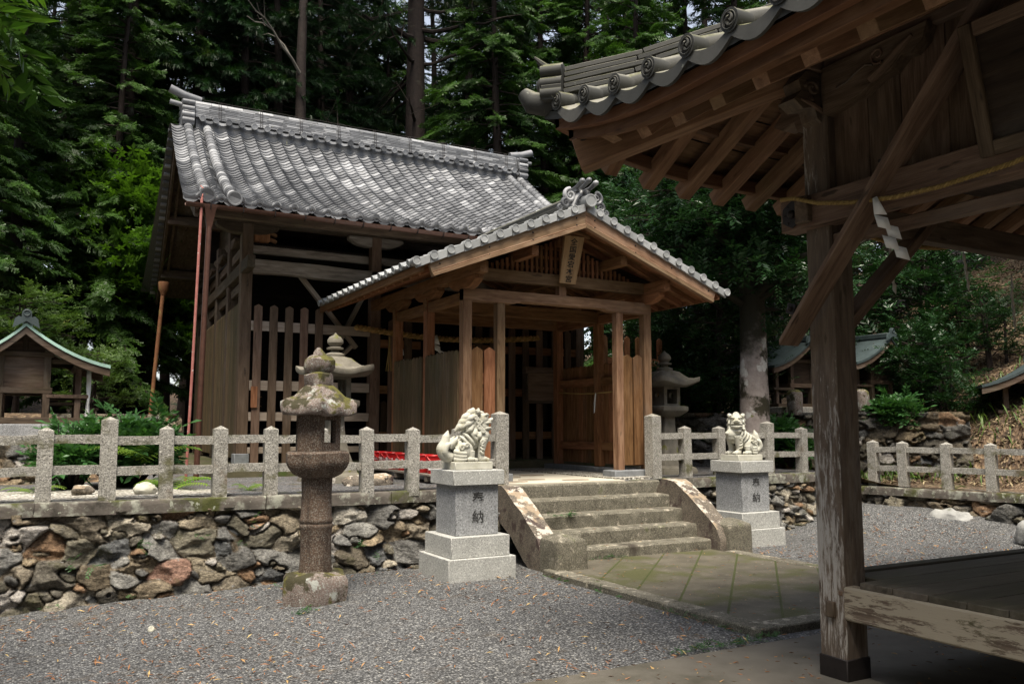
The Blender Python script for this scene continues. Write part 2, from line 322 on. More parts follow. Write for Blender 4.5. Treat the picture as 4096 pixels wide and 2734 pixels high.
M['twig'] = plain('pale_dead_wood', (.13, .115, .095), .9)
# ================================================================== SETTING
def sstep(x, a, b): t = np.clip((x-a)/(b-a), 0, 1); return t*t*(3-2*t)
def yard_z(x, y): return np.where(x < 3.2, .045*(np.maximum(x, -6)-3.2), 0)*sstep(y, 4.5, 7.5)
def hfn(x, y):
    x = np.asarray(x, float); y = np.asarray(y, float)
    z = .875-.235*sstep(x, 11.9, 12.5)
    z = z+.62*sstep(y, 13.1, 13.4)*(1-sstep(x, .3, 1.0))+.4*sstep(y, 17, 19)*(1-sstep(x, 1.2, 2.2))
    z = z+.75*sstep(.8*x+.45*y, 15.6, 16.2)*sstep(x, 11, 12)
    s = np.maximum(0, .9*x-.36*y-9.9); z = z+np.minimum(s*.62, 9)
    s2 = np.maximum(0, y-30-.3*x); z = z+np.minimum(s2*.15, 3)
    far = sstep(x, 11.5, 16)+sstep(y, 20, 26)
    z = z+fbm(np.stack([x*.5, y*.5, 0*x], -1), 4)*.5*np.clip(far, 0, 1)
    return z
def gridmesh(name, V, nu, nv, m, smooth_=True, attrs=None):
    i = np.arange(nu-1)[:, None]*nv+np.arange(nv-1)[None, :]; i = i.ravel()
    return npmesh(name, V, np.stack([i, i+nv, i+nv+1, i+1], 1), m, smooth_, attrs)
# --- ground materials
def gravel_mat(name, stops, sc, leaf=None, moss=None, bstr=1.0, bd=.012):
    m, t, b = newmat(name); p = pos(t)
    v = N(t, 'TexVoronoi'); v.inputs['Scale'].default_value = sc; t.links.new(p, v.inputs['Vector'])
    v2 = N(t, 'TexVoronoi'); v2.inputs['Scale'].default_value = sc*.52; t.links.new(p, v2.inputs['Vector'])
    s = N(t, 'SeparateColor'); t.links.new(v.outputs['Color'], s.inputs[0])
    c = ramp(t, s.outputs[0], stops)
    c = mixc(t, mth(t, 'MULTIPLY', smooth(t, v.outputs['Distance'], .3, .7), .8), c, tuple(x*.3 for x in stops[0][1]))
    big = noise(t, p, 1.1, 5, .6); c = mixc(t, .35, c, ramp(t, big, [(.3, (.34, .335, .32)), (.7, (.74, .75, .76))]), 'OVERLAY')
    if leaf: c = mixc(t, mth(t, 'MULTIPLY', smooth(t, noise(t, p, 3.2, 6, .7), leaf[1], leaf[1]+.18), leaf[2]), c, leaf[0])
    if moss: c = mixc(t, smooth(t, noise(t, p, 1.4, 7, .7), moss[1], moss[1]+.1), c, moss[0])
    t.links.new(c, b.inputs['Base Color']); b.inputs['Roughness'].default_value = .8
    h = mth(t, 'ADD', mth(t, 'MULTIPLY', v.outputs['Distance'], -1), mth(t, 'MULTIPLY', v2.outputs['Distance'], -.8))
    bump(t, b, h, bstr, bd); return m
GR = [(0, (.055, .056, .057)), (.4, (.122, .122, .124)), (.75, (.2, .2, .2)), (.93, (.29, .29, .285)), (1, (.45, .44, .4))]
M['gravel'] = gravel_mat('grey_gravel', GR, 60, ((.10, .078, .055), .54, .5))
M['pebble'] = gravel_mat('white_pebbles', [(0, (.3, .27, .22)), (.5, (.55, .52, .45)), (1, (.75, .72, .65))], 30, ((.08, .09, .03), .6, .7), bd=.02)
def forest_floor():
    m, t, b = newmat('leaf_litter_soil'); p = pos(t)
    v = N(t, 'TexVoronoi'); v.inputs['Scale'].default_value = 16; v.inputs['Randomness'].default_value = 1
    t.links.new(vmap(t, p, (1, 1.6, .8)), v.inputs['Vector']); s = N(t, 'SeparateColor'); t.links.new(v.outputs['Color'], s.inputs[0])
    c = ramp(t, s.outputs[1], [(0, (.035, .022, .013)), (.5, (.1, .062, .035)), (.8, (.19, .125, .07)), (1, (.3, .23, .14))])
    c = mixc(t, smooth(t, noise(t, p, .9, 6, .65), .54, .66), c, (.035, .05, .016))
    t.links.new(c, b.inputs['Base Color']); b.inputs['Roughness'].default_value = .9
    bump(t, b, v.outputs['Distance'], 1, .04); return m
M['litter'] = forest_floor()
M['moss_soil'] = stone('mossy_soil', (.06, .055, .03), (.12, .105, .06), None, [((.06, .085, .02), 2, .5, .62, 0)], sc=5, bs=60, bdist=.01)
# base ground to the horizon
g = MB(); g.add([(-900,-900,-.35),(900,-900,-.35),(900,900,-.35),(-900,900,-.35)], [(0,1,2,3)]); tag(obj('ground', g.mesh('ground', M['litter'])), kind='structure')
# gravel yard
xs = np.concatenate([np.linspace(-14, -3, 12), np.linspace(-2.6, 14, 84)]); ys = np.concatenate([np.linspace(-12, 2, 15), np.linspace(2.2, 10.6, 43)])
X, Y = np.meshgrid(xs, ys, indexing='ij')
Zy = yard_z(X, Y)+fbm(np.stack([X*1.3, Y*1.3, 0*X], -1), 3)*.03 + .35*sstep(X+.35*Y, 13.6, 15.6)*sstep(Y, 5.5, 9)
tag(obj('gravel_yard', gridmesh('gravel_yard', np.stack([X, Y, Zy], -1).reshape(-1, 3), len(xs), len(ys), M['gravel'])), kind='structure')
# terrace, forest floor and hillside: ruled sheet from the wall line outwards
BL = np.array([(-40, 9.95), (-3, 9.82), (0, 9.72), (2.2, 9.56), (5.05, 9.5), (5.2, 9.66), (7.7, 9.72), (7.85, 9.82), (10, 9.98), (12.1, 10.02), (12.35, 9.5), (12.5, 8.9), (12.9, 6.0), (13.6, -20)])
OL = np.array([(-60, 95), (-10, 95), (0, 95), (6, 95), (14, 95), (17, 95), (24, 95), (30, 95), (45, 90), (70, 75), (80, 60), (85, 45), (90, 20), (90, -30)])
tt = np.linspace(0, 13, 131); Bp = np.stack([np.interp(tt, range(14), BL[:, k]) for k in (0, 1)], 1); Op = np.stack([np.interp(tt, range(14), OL[:, k]) for k in (0, 1)], 1)
w = np.linspace(0, 1, 150)**2.2
P2 = Bp[:, None]*(1-w[None, :, None])+Op[:, None]*w[None, :, None]
Z = hfn(P2[..., 0], P2[..., 1])
V = np.concatenate([P2, Z[..., None]], -1)
lit = V.reshape(-1, 3)
M['terrace'] = gravel_mat('terrace_gravel', [(0, (.06, .06, .065)), (.5, (.15, .15, .155)), (1, (.32, .31, .3))], 55, ((.11, .07, .045), .5, .7), ((.05, .055, .022), .56))
tm = gridmesh('terrace', lit, 131, 150, [M['terrace'], M['litter']])
ci = np.arange(130)[:, None]*150+np.arange(149)[None, :]; cx = V[:-1, :-1, 0].ravel(); cy = V[:-1, :-1, 1].ravel()
isl = ((cx > 12.1) | (cy > 14.5) | (cx < 1.2) & (cy > 12.8)).astype(np.int32); tm.polygons.foreach_set('material_index', isl)
tag(obj('terrace', tm), kind='structure')
# raised mossy platform under the hall
pm = MB(); pm.box((2.25, 13.1, .6), (10.2, 21.4, 1.03)); tag(obj('platform', pm.mesh('platform', M['moss_soil']), bev=.03), kind='structure')
# cream porch floor with flagstones, pebble strips
fl = MB(); fl.box((5.12, 9.66, .7), (7.15, 13.1, .889)); tag(obj('porch_floor', fl.mesh('porch_floor', M['apron'])), kind='structure')
pf = MB(); pf.box((7.16, 9.9, .7), (7.86, 13.1, .905)); tag(obj('pebble_strip', pf.mesh('pebble_strip', M['pebble'])), kind='structure')
fg = MB()
for i, (fx, fy) in enumerate([(5.6, 10.05), (6.05, 10.35), (6.55, 10.0), (6.0, 10.95), (6.6, 11.3), (5.6, 11.6)]):
    fg.prism([(fx+.2*math.cos(a+.2)*1.15, fy+.16*math.sin(a+.2)) for a in [2*math.pi*k/6 for k in range(6)]], lambda a, b, t: (a, b, t), .85, .893)
tag(obj('flagstones', fg.mesh('flagstones', M['flag'])), 'brown hexagonal flagstones let into the cream porch floor', 'paving', kind='structure')
bx = np.linspace(-3, 1.9, 50); by = np.linspace(0, 1, 14); BX, BY = np.meshgrid(bx, by, indexing='ij')
BYY = (9.76-.085*np.maximum(BX, 0))+.06+BY*(1.5-.25*np.maximum(BX, 0)); BZ = hfn(BX, BYY)+.012+fbm(np.stack([BX*3, BYY*3, 0*BX], -1), 3)*.04
tag(obj('pebble_bed', gridmesh('pebble_bed', np.stack([BX, BYY, BZ], -1).reshape(-1, 3), 50, 14, M['pebble'])), kind='structure')
# paved path with diagonal joints, kerbs
def path_mat():
    m, t, b = newmat('joined_paving'); p = pos(t); s = N(t, 'SeparateXYZ'); t.links.new(p, s.inputs[0])
    d = mth(t, 'SUBTRACT', s.outputs[0], s.outputs[1]); q = mth(t, 'MODULO', mth(t, 'ADD', mth(t, 'MULTIPLY', d, 1/.62), 20.13), 1.0)
    q = mth(t, 'ABSOLUTE', mth(t, 'SUBTRACT', q, .5)); wob = mth(t, 'MULTIPLY', mth(t, 'SUBTRACT', noise(t, p, 9, 4), .5), .03)
    jo = mth(t, 'SUBTRACT', 1.0, smooth(t, mth(t, 'ADD', q, wob), .016, .034))
    c = ramp(t, noise(t, p, 3, 8, .7), [(.3, (.062, .054, .038)), (.7, (.135, .12, .088))])
    c = mixc(t, smooth(t, noise(t, p, 14, 6, .7), .6, .72), c, (.26, .24, .2))
    hl = noise(t, vmap(t, p, (1, 1, 1)), 1.3, 6, .6)
    c = mixc(t, mth(t, 'MULTIPLY', smooth(t, hl, .47, .62), .85), c, (.062, .065, .016))
    c = mixc(t, mth(t, 'MULTIPLY', jo, .95), c, (.045, .056, .010))
    t.links.new(c, b.inputs['Base Color']); b.inputs['Roughness'].default_value = .75
    bump(t, b, mth(t, 'SUBTRACT', noise(t, p, 80, 5, .6), jo), .5, .008); return m
pv = MB(); pv.box((5.12, 5.16, -.2), (7.66, 8.62, .055)); tag(obj('path', pv.mesh('path', path_mat())), kind='structure')
kb = MB()
for a, b in ((4.95, 6.1), (6.11, 7.3), (7.31, 8.18)): kb.box((4.91, a, -.2), (5.115, b, .062+.004*rng.random()))
for a, b in ((5.12, 6.3), (6.31, 7.66)): kb.box((a, 4.95, -.2), (b, 5.155, .064+.006*rng.random()))
for a, b in ((4.95, 6.5), (6.51, 8.3)): kb.box((7.665, a, -.2), (7.87, b, .06+.004*rng.random()))
tag(obj('path_kerb', kb.mesh('path_kerb', M['step']), bev=.012), kind='structure')
sb = MB(); sb.box((1.2, -6, -.3), (10.6, 4.78, .022)); so = tag(obj('pavilion_slab', sb.mesh('pavilion_slab', M['concrete']), bev=.015), kind='structure')
# ------------------------------------------------------------------ dry stone walls (relief built stone by stone)
PAL = [(.06, .063, .066), (.08, .08, .078), (.125, .125, .12), (.11, .092, .068), (.145, .118, .082), (.08, .075, .06), (.15, .10, .065), (.19, .175, .145), (.10, .10, .098), (.10, .088, .07), (.22, .21, .2), (.09, .083, .065), (.12, .105, .08), (.075, .07, .06)]
def rubble_mat():
    m, t, b = newmat('rubble_stone'); p = pos(t); c = attr(t, 'col', 'Color')
    n = noise(t, p, 9, 8, .68); c = mixc(t, .75, c, ramp(t, n, [(.3, (.18, .17, .16)), (.7, (.85, .83, .8))]), 'OVERLAY')
    c = mixc(t, .85, c, ramp(t, noise(t, vmap(t, p, (1, 1, 1.8)), 34, 8, .8), [(.36, (.12, .115, .11)), (.5, (.5, .5, .5)), (.66, (.95, .94, .9))]), 'OVERLAY')
    c = mixc(t, smooth(t, noise(t, vmap(t, p, (1, 1, 3)), 5, 7, .7, .9), .62, .66), c, (.3, .29, .27))
    c = mixc(t, mth(t, 'MULTIPLY', smooth(t, noise(t, vmap(t, p, (1, 1, 3.5)), 9, 9, .8, 1.2), .57, .62), .7), c, (.035, .03, .024))
    c = mixc(t, mth(t, 'MULTIPLY', smooth(t, noise(t, p, 2.6, 7, .7), .55, .7), .75), c, (.065, .065, .022))
    c = mixc(t, smooth(t, noise(t, p, 11, 6, .7), .66, .71), c, (.38, .38, .34))
    t.links.new(c, b.inputs['Base Color']); b.inputs['Roughness'].default_value = .95; b.inputs['Specular IOR Level'].default_value = .12
    bump(t, b, mth(t, 'ADD', noise(t, p, 38, 8, .75), mth(t, 'MULTIPLY', noise(t, vmap(t, p, (1, 1, 2.5)), 12, 8, .75), .8)), 1.0, .035); return m
M['rubble'] = rubble_mat()
def rubble(name, label, top, zt, zb, batter, size=(.30, .19), seed=1, res=.014, depth=.13, bright=(), pm=1.):
    """top: polyline of the wall's top edge; the outside is on its right-hand side"""
    r = np.random.default_rng(seed); top = np.array(top, float); seg = np.linalg.norm(np.diff(top, axis=0), axis=1); L = np.concatenate([[0], np.cumsum(seg)]); H = zt-zb
    nu = int(L[-1]/res)+1; nv = int(H/res)+1; u = np.linspace(0, L[-1], nu); v = np.linspace(0, 1, nv); U, Vv = np.meshgrid(u, v, indexing='ij'); D = Vv*H
    gu = np.arange(-size[0], L[-1]+size[0]*2, size[0]); gv = np.arange(-.05, H+size[1], size[1]); sx = []
    for j, b in enumerate(gv):
        for a in gu: sx.append((a+(j % 2)*size[0]*.5+r.uniform(-.36, .36)*size[0], b+r.uniform(-.36, .36)*size[1]))
    for k in range(len(sx)): sx.append((r.uniform(0, L[-1]), r.uniform(0, H)))
    sx = np.array(sx); ns = len(sx); wgt = r.uniform(.7, 1.45, ns); wgt[-(ns//2):] *= .5; rot = r.uniform(-.35, .35, ns)
    Pn = np.stack([U*5, D*5, 0*U+seed], -1); du = U+fbm(Pn, 5)*.2; dv = D+fbm(Pn+40, 5)*.14
    f1 = np.full(U.shape, 9.); f2 = np.full(U.shape, 9.); i1 = np.zeros(U.shape, int)
    for k in range(ns):
        a = du-sx[k, 0]; b = dv-sx[k, 1]; c, s_ = math.cos(rot[k]), math.sin(rot[k])
        d = (np.abs((a*c+b*s_)/size[0])**2.7+np.abs((b*c-a*s_)/size[1])**2.7)**(1/2.7)/wgt[k]
        m_ = d < f1; f2 = np.where(m_, f1, np.minimum(f2, d)); i1 = np.where(m_, k, i1); f1 = np.where(m_, d, f1)
    e = np.clip((f2-f1)/.13, 0, 1); prof = 1-(1-e)**2
    tx = r.uniform(-1, 1, ns)*.4; ty = r.uniform(-1, 1, ns)*.5; bo = r.uniform(-.35, .35, ns)*.09
    h = depth*prof+(np.clip((U-sx[i1, 0])*tx[i1]+(D-sx[i1, 1])*ty[i1], -.05, .05)+bo[i1])*prof
    h = h+(fbm(np.stack([U*7+rot[i1]*D*9, D*22, i1*3.7], -1), 5)*.05+fbm(np.stack([U*30, D*34, i1*3.7], -1), 4)*.018)*prof
    fa = r.normal(0, .75, (ns, 4, 2)); fo = r.uniform(.015, .06, (ns, 4)); fm = np.full(U.shape, .09)
    for q in range(4): fm = np.minimum(fm, fo[i1, q]+(U-sx[i1, 0])*fa[i1, q, 0]*.55+(D-sx[i1, 1])*fa[i1, q, 1]*.8)
    h = h+np.maximum(fm, -.07)*prof*.7
    h = h-np.abs(fbm(np.stack([U*4+i1, D*5, i1*1.7], -1), 3))*.16*prof
    X0 = np.interp(U, L, top[:, 0]); Y0 = np.interp(U, L, top[:, 1]); ii = np.clip(np.searchsorted(L, U, 'right')-1, 0, len(seg)-1)
    dd = (top[1:]-top[:-1])/seg[:, None]; nx = dd[ii, 1]; ny = -dd[ii, 0]
    o = h-depth+batter*Vv
    V = np.stack([X0+nx*o, Y0+ny*o, zt-D], -1).reshape(-1, 3)
    pal = np.array(PAL)[r.integers(0, len(PAL), ns)]*r.uniform(1.45, 2.5, (ns, 1))*pm
    for (bu, bd, bc) in bright: pal[np.argmin((sx[:, 0]-bu)**2+(sx[:, 1]-bd)**2)] = bc
    colr = np.clip(pal[i1]*(.25+.75*prof[..., None]**.5 if False else 1), 0, 1); soil = np.array((.10, .08, .057)); k = sstep(prof, .05, .5)[..., None]
    colr = soil*(1-k)+colr*k
    me = gridmesh(name, V, nu, nv, M['rubble'], True, {'col': ('FLOAT_COLOR', np.concatenate([colr, np.ones(colr.shape[:-1]+(1,))], -1).reshape(-1, 4))})
    return tag(obj(name, me), label, 'stone wall')
def coping(wall, top, zt, zb, width, over, lens, seed):
    r = np.random.default_rng(seed); top = [Vector((*p, 0)) for p in top]; 
    for a, b in zip(top[:-1], top[1:]):
        d = (b-a).normalized(); n = Vector((d.y, -d.x, 0)); Lg = (b-a).length; k = max(1, round(Lg/lens)); cuts = [0]+[Lg*(i+r.uniform(-.2, .2))/k for i in range(1, k)]+[Lg]
        for c0, c1 in zip(cuts[:-1], cuts[1:]):
            m_ = MB(); nx = max(3, int((c1-c0)/.06)); rows = []
            for q in range(nx+1):
                x = c0+.004+(c1-c0-.008)*q/nx; p = a+d*x; o0 = n*over; o1 = -n*(width-over); ring = []
                for (oo, z) in ((o0, zb), (o0, (zt+zb)/2), (o0, zt-.012), (o0*.82, zt), ((o0+o1)/2, zt), (o1, zt), (o1, zb)): ring.append((p.x+oo.x, p.y+oo.y, z))
                rows.append(ring)
            m_.strip(rows, True, d, None, True, True); rough(m_, .012, 6, 4, seed); o = part('coping_stone', m_, M['coping'], wall)
TOPL = [(-3.2, 9.78), (0, 9.68), (2.2, 9.50), (5.02, 9.42)]
TOPR = [(7.9, 9.74), (10, 9.92), (12.05, 9.97)]
TOPE = [(12.2, 9.95), (12.36, 9.3), (12.62, 7.9), (13.0, 5.0)]
wl = rubble('rubble_wall', 'long dry stone wall of brown and grey rubble below the fence left of the steps', TOPL, .765, -.36, .30, (.36, .21), 3, .012, .08, [(6.35, .14, (.5, .48, .43)), (6.9, .12, (.42, .4, .36)), (4.4, .5, (.3, .19, .15)), (4.0, .55, (.27, .27, .26)), (2.6, .62, (.26, .27, .28))])
coping(wl, TOPL, .872, .735, .5, .05, 1.5, 4)
wr = rubble('rubble_wall', 'short dark dry stone wall right of the steps behind the guardian on its pedestal', TOPR, .765, -.3, .22, (.27, .17), 9, .016, .13)
coping(wr, TOPR, .872, .735, .5, .05, 1.3, 5)
we = rubble('rubble_wall', 'low dry stone wall at the far right edge behind the pale boulder', TOPE, .53, -.35, .25, (.45, .24), 12, .018, .15)
coping(we, TOPE, .637, .505, .45, .05, 1.6, 6)
rubble('retaining_wall', 'low rubble wall holding up the raised bed of the left wayside shrine', [(-5, 13.05), (.5, 13.05)], 1.47, .8, .12, (.36, .24), 21, .025, .12)
rubble('retaining_wall', 'sunlit rubble retaining wall behind the green shrub left of the hall', [(.2, 17.0), (2.35, 17.0)], 1.86, .95, .12, (.4, .22), 22, .025, .13)
rubble('retaining_wall', 'mossy rubble wall below the two copper roofed shrines on the right', [(10.6, 13.2), (12.2, 12.1), (13.4, 10.6), (14.6, 9.4)], 1.9, .6, .2, (.46, .22), 23, .022, .13, (), .45)
# ------------------------------------------------------------------ stone steps
st = thing('stone_steps', 'five weathered granite steps with sloping side stones up to the porch', 'steps', (6.5, 9.0, 0))
jl = [.58, .34, .48, .52, .45]
for k in range(5):
    z1 = .172*(k+1)+.015; y0 = 8.52+.275*k; m_ = MB(); xc = 5.3+(7.66-5.3)*[.45, .5, .48, .68, .3][k]; xs2 = [5.22, xc, 7.7] if k < 4 else [5.12, 6.1, 7.72]
    for a, b in zip(xs2[:-1], xs2[1:]):
        nx = int((b-a)/.05); rows = []
        for q in range(nx+1):
            x = a+.003+(b-a-.006)*q/nx
            rows.append([(x, y0, z1-.2), (x, y0-.004, z1-.1), (x, y0, z1-.025), (x, y0+.02, z1-.004), (x, y0+.16, z1), (x, y0+.34, z1), (x, y0+.34, z1-.2)])
        m_.strip(rows, True, 0, None, True, True)
    rough(m_, .007, 9, 4, k); part('step', m_, M['step'], st, loc=(-6.5, -9.0, 0))
for x0, x1 in ((5.0, 5.25), (7.66, 7.92)):
    m_ = MB(); rows = []
    prof = [(8.36, -.1), (8.36, .2), (8.42, .33), (8.8, .62), (9.2, .86), (9.3, .895), (9.5, .895)]
    for (y, z) in prof: rows.append([(x0, y, z), (x1, y, z), (x1, y+.25, z-.32), (x0, y+.25, z-.32)])
    R2 = []
    for i in range(len(rows)-1):
        for q in range(5): R2.append([tuple(np.array(rows[i][k])*(1-q/5)+np.array(rows[i+1][k])*q/5) for k in range(4)])
    R2.append(rows[-1]); rows = []
    for r_ in R2: rows.append([tuple(np.array(r_[k])*(1-q/5)+np.array(r_[(k+1) % 4])*q/5) for k in range(4) for q in range(5)])
    m_.strip(rows, True, (0, .7, .5), None, True, True); rough(m_, .018, 6, 4, 3); part('side_stone', m_, M['lichen'], st, loc=(-6.5, -9.0, 0))
for (x, y, lb) in ((5.2, 8.2, 'squat square stone bollard with a domed top at the left foot of the steps'), (7.97, 8.5, 'squat square stone bollard with a domed top at the right foot of the steps')):
    m_ = MB(); m_.lathe([(.02, -.2), (.205, -.2), (.205, .0), (.203, .12), (.2, .25), (.197, .34), (.193, .365), (.18, .378), (.11, .415), (.05, .435), (.01, .44)], (0, 0, 0), 56, R(0), sq=14); rough(m_, .008, 9)
    tag(obj('bollard', m_.mesh('bollard', M['step']), None, (x, y, 0), R(45-45)), lb, 'bollard', 'bollards at the foot of the steps')
# ------------------------------------------------------------------ granite fences
def gpost_me(w, h):
    m_ = MB(); rows = []; zs = list(np.linspace(-.05, h-.045, 14))
    def ring(z, k): return [tuple(c) for i in range(4) for c in [((1-q/5)*np.array((*[(-1,-1),(1,-1),(1,1),(-1,1)][i], 0.))+(q/5)*np.array((*[(-1,-1),(1,-1),(1,1),(-1,1)][(i+1) % 4], 0.)))*w/2*k+np.array((0, 0, z)) for q in range(5)]]
    rows = [ring(z, 1) for z in zs]+[ring(h-.038, 1), ring(h-.019, .5), ring(h, .03)]
    m_.strip(rows, True, 2, None, True, True); rough(m_, .004, 16, 3); return m_.mesh('post', M['granite'])
def rail(parent, p, q, w, h):
    m_ = MB(); p = Vector(p); q = Vector(q); d = q-p; n = max(4, int(d.length/.05)); sd = d.cross(Vector((0, 0, 1))).normalized(); rows = []
    for i in range(n+1):
        c = p+d*(i/n); rows.append([c+sd*(a*w/2)+Vector((0, 0, b*h/2)) for a, b in ((-1,-1),(0,-1),(1,-1),(1,0),(1,1),(0,1),(-1,1),(-1,0))])
    m_.strip(rows, True, d, None, True, True); rough(m_, .006, 12, 3, rng.uniform(0, 9)); part('rail', m_, M['granite'], parent)
GP = gpost_me(.142, .755); GPT = gpost_me(.16, .84); GPE = gpost_me(.172, .955)
def gfence(label, pts, base, drop=0, h1=.61, h2=.30, entry=()):
    f = thing('stone_fence', label, 'fence', (*pts[0][:2], base)); O_ = Vector((*pts[0][:2], base)); hs = rng.uniform(-.012, .012, (len(pts), 2))
    for i, (x, y, kind) in enumerate(pts):
        o = part('post', {'p': GP, 't': GPT, 'e': GPE}[kind], None, f, loc=(x-O_.x, y-O_.y, rng.uniform(-.014, .012)), rz=R(rng.uniform(-3, 3))+math.atan2(pts[-1][1]-pts[0][1], pts[-1][0]-pts[0][0]))
        o.rotation_euler.x = R(rng.uniform(-1, 1)); o.rotation_euler.y = R(rng.uniform(-1.1, 1.1))
    for i in range(len(pts)-1):
        a = Vector(pts[i][:2]); b = Vector(pts[i+1][:2]); d = (b-a).normalized()*.04
        for h in (h1, h2): rail(f, (a.x+d.x-O_.x, a.y+d.y-O_.y, h+hs[i, 0]), (b.x-d.x-O_.x, b.y-d.y-O_.y, h+hs[i, 1]), .085, .088)
    return f
LF = [(-1.15, 9.80, 'p'), (-.52, 9.77, 'p'), (.07, 9.75, 'p'), (.645, 9.74, 't'), (1.2, 9.68, 'p'), (1.73, 9.63, 'p'), (2.26, 9.57, 'p'), (2.8, 9.53, 'p'), (3.34, 9.49, 'p'), (3.89, 9.47, 'p'), (4.5, 9.48, 'p'), (5.12, 9.56, 'e')]
gfence('grey granite post and rail fence on top of the long wall left of the steps', LF, .872)
RF = [(7.9, 9.98, 'e'), (8.54, 10.02, 'p'), (9.3, 10.12, 'p'), (10.35, 10.15, 't'), (11.15, 10.16, 'p'), (11.92, 10.16, 't')]
gfence('grey granite fence right of the steps behind the right guardian', RF, .872)
EF = [(12.42, 9.75, 'p'), (12.5, 9.24, 'p'), (12.62, 8.55, 'p'), (12.74, 7.9, 'p'), (12.86, 7.2, 'p'), (13.0, 6.5, 'p')]
gfence('low granite fence at the far right edge beyond the wooden pavilion post', EF, .637)
# ================================================================== HALL
def lerp(a, b, t): return a+(b-a)*t
def tile_field(mb, O, ex, sl, ncol, nrow, cw, amp=.03, step=.028, seed=0, tint=None, edge=True):
    """pantiles: O(c) -> origin x of column coordinate; sl(s)->(y,z) slope curve, s 0 at ridge..1 at eave; ex(c,s)->x"""
    ts = np.linspace(0, 1, 9); hp = np.where(ts < .7, -amp*np.sin(np.pi*ts/.7), amp*.85*np.sin(np.pi*(ts-.7)/.3))
    r = np.random.default_rng(seed)
    for j in range(nrow):
        s0, s1 = j/nrow, (j+1)/nrow; y0, z0 = sl(s0); y1, z1 = sl(s1+.006); L = math.hypot(y1-y0, z1-z0); ny, nz = -(z1-z0)/L, (y1-y0)/L
        if nz < 0: ny, nz = -ny, -nz
        for i in range(ncol):
            jit = r.normal(0, .003, 3); up = []; lo = []; un = []
            for t_, h in zip(ts, hp):
                xa = ex(i+t_, s0); xb = ex(i+t_, s1)
                up.append((xa, y0+ny*(h+jit[0]), z0+nz*(h+jit[0]))); lo.append((xb+jit[2], y1+ny*(h+step+jit[1]), z1+nz*(h+step+jit[1])))
                un.append((xb, y1+ny*(h-.004), z1+nz*(h-.004)))
            mb.strip([up, lo, un], False, 0, float(np.clip(r.random()**1.5*.62+.5*(vnoise(np.array([i*.45, j*.16, 3.1]))**1.3), 0, 1)) if tint is None else tint, True)
def disc(mb, c, r, d, L, n=18, rim=True):
    """round end tile facing direction d, length L behind it"""
    d = Vector(d).normalized(); c = Vector(c); u = d.orthogonal().normalized(); w = d.cross(u)
    prof = [(-L, r*.96), (-.012, r*.96), (-.008, r), (.0, r)]+([(.0, r*.8), (-.006, r*.76)] if rim else [])+[(-.006 if rim else 0, .001)]
    rows = [[c+d*a+(u*math.cos(q)+w*math.sin(q))*rr for q in [2*math.pi*k/n for k in range(n)]] for a, rr in prof]
    mb.strip(rows, True, 2, None, True, True)
hall = thing('main_hall', 'large weathered timber worship hall with a curved grey pantile roof and open slatted front', 'hall', (6, 17, 1.03))
HO = Vector((6, 17, 1.03))
def hpart(name, mb, m, bev=.006, parent=None, label=None):
    return part(name, mb, m, parent or hall, bev, loc=tuple(-HO) if parent is None else (0, 0, 0), label=label)
shx = lambda y: .05*(y-12.7)                                   # the side walls run slightly out of square
EY, EZ, RY, RZ = 12.72, 4.93, 17.0, 7.42
def slope(s):                                                   # 0 at the ridge, 1 at the eave
    y = lerp(RY, EY, s); z = RZ-(RZ-EZ)*(1.32*s-.32*s*s); return y, z
def slope_b(s):
    y = lerp(RY, 21.2, s); z = RZ-(RZ-4.75)*(1.3*s-.3*s*s); return y, z
NC = 30; XL = 1.72; CW = .262
def ex(c, s):
    base = XL+shx(slope(s)[0])*1.0; flare = .07*max(0, 1-c/3.)*s**2
    return base-flare+c*CW
roof = hpart('roof', MB().box((XL+.3, 13.2, 4.9), (9.4, 13.3, 4.95)), M['dark'], 0)
rf = MB(); tile_field(rf, None, ex, slope, NC, 33, CW, .034, .032, seed=3)
tf = part('tile_field', rf, M['tile'], roof)
bk = MB(); bk.strip([[(ex(c, 0)-.02 if c == 0 else ex(c, 0), *slope_b(s)) for c in (0, NC)] for s in np.linspace(0, 1, 8)], axis=0)
for s in np.linspace(.03, 1, 26):
    y, z = slope_b(s); disc(bk, (ex(0, 0)+.05*(y-RY)-.03, y, z), .045, (-1, 0, 0), .2, 10, False)
part('rear_tiles', bk, M['tile'], roof)
# soffit boards, verge boards
so_ = MB()
for sf in (slope, slope_b):
    so_.strip([[(ex(0, 0)+.05*(sf(s)[0]-RY)+.08, sf(s)[0], sf(s)[1]-.10), (ex(NC, 0), sf(s)[0], sf(s)[1]-.10)] for s in np.linspace(0, 1, 10)], axis=1, tint=.3)
part('soffit', so_, M['old'], roof)
vg = MB()
for sf in (slope, slope_b):
    for (dx, w_, h0, h1) in ((.10, .05, .06, .30), (.24, .05, .1, .24)):
        pts = [(sf(s)[0], sf(s)[1]) for s in np.linspace(0, .995, 10)]
        for (ya, za), (yb, zb) in zip(pts[:-1], pts[1:]):
            xa = ex(0, 0)+.05*(ya-RY)+dx; xb = ex(0, 0)+.05*(yb-RY)+dx
            vg.add([(xa, ya, za-h1), (xa+w_, ya, za-h1), (xa+w_, ya, za-h0), (xa, ya, za-h0), (xb, yb, zb-h1), (xb+w_, yb, zb-h1), (xb+w_, yb, zb-h0), (xb, yb, zb-h0)],
                   [(0,1,2,3),(7,6,5,4),(4,5,1,0),(5,6,2,1),(6,7,3,2),(7,4,0,3)], 1, .4)
part('verge_board', vg, M['old'], roof)
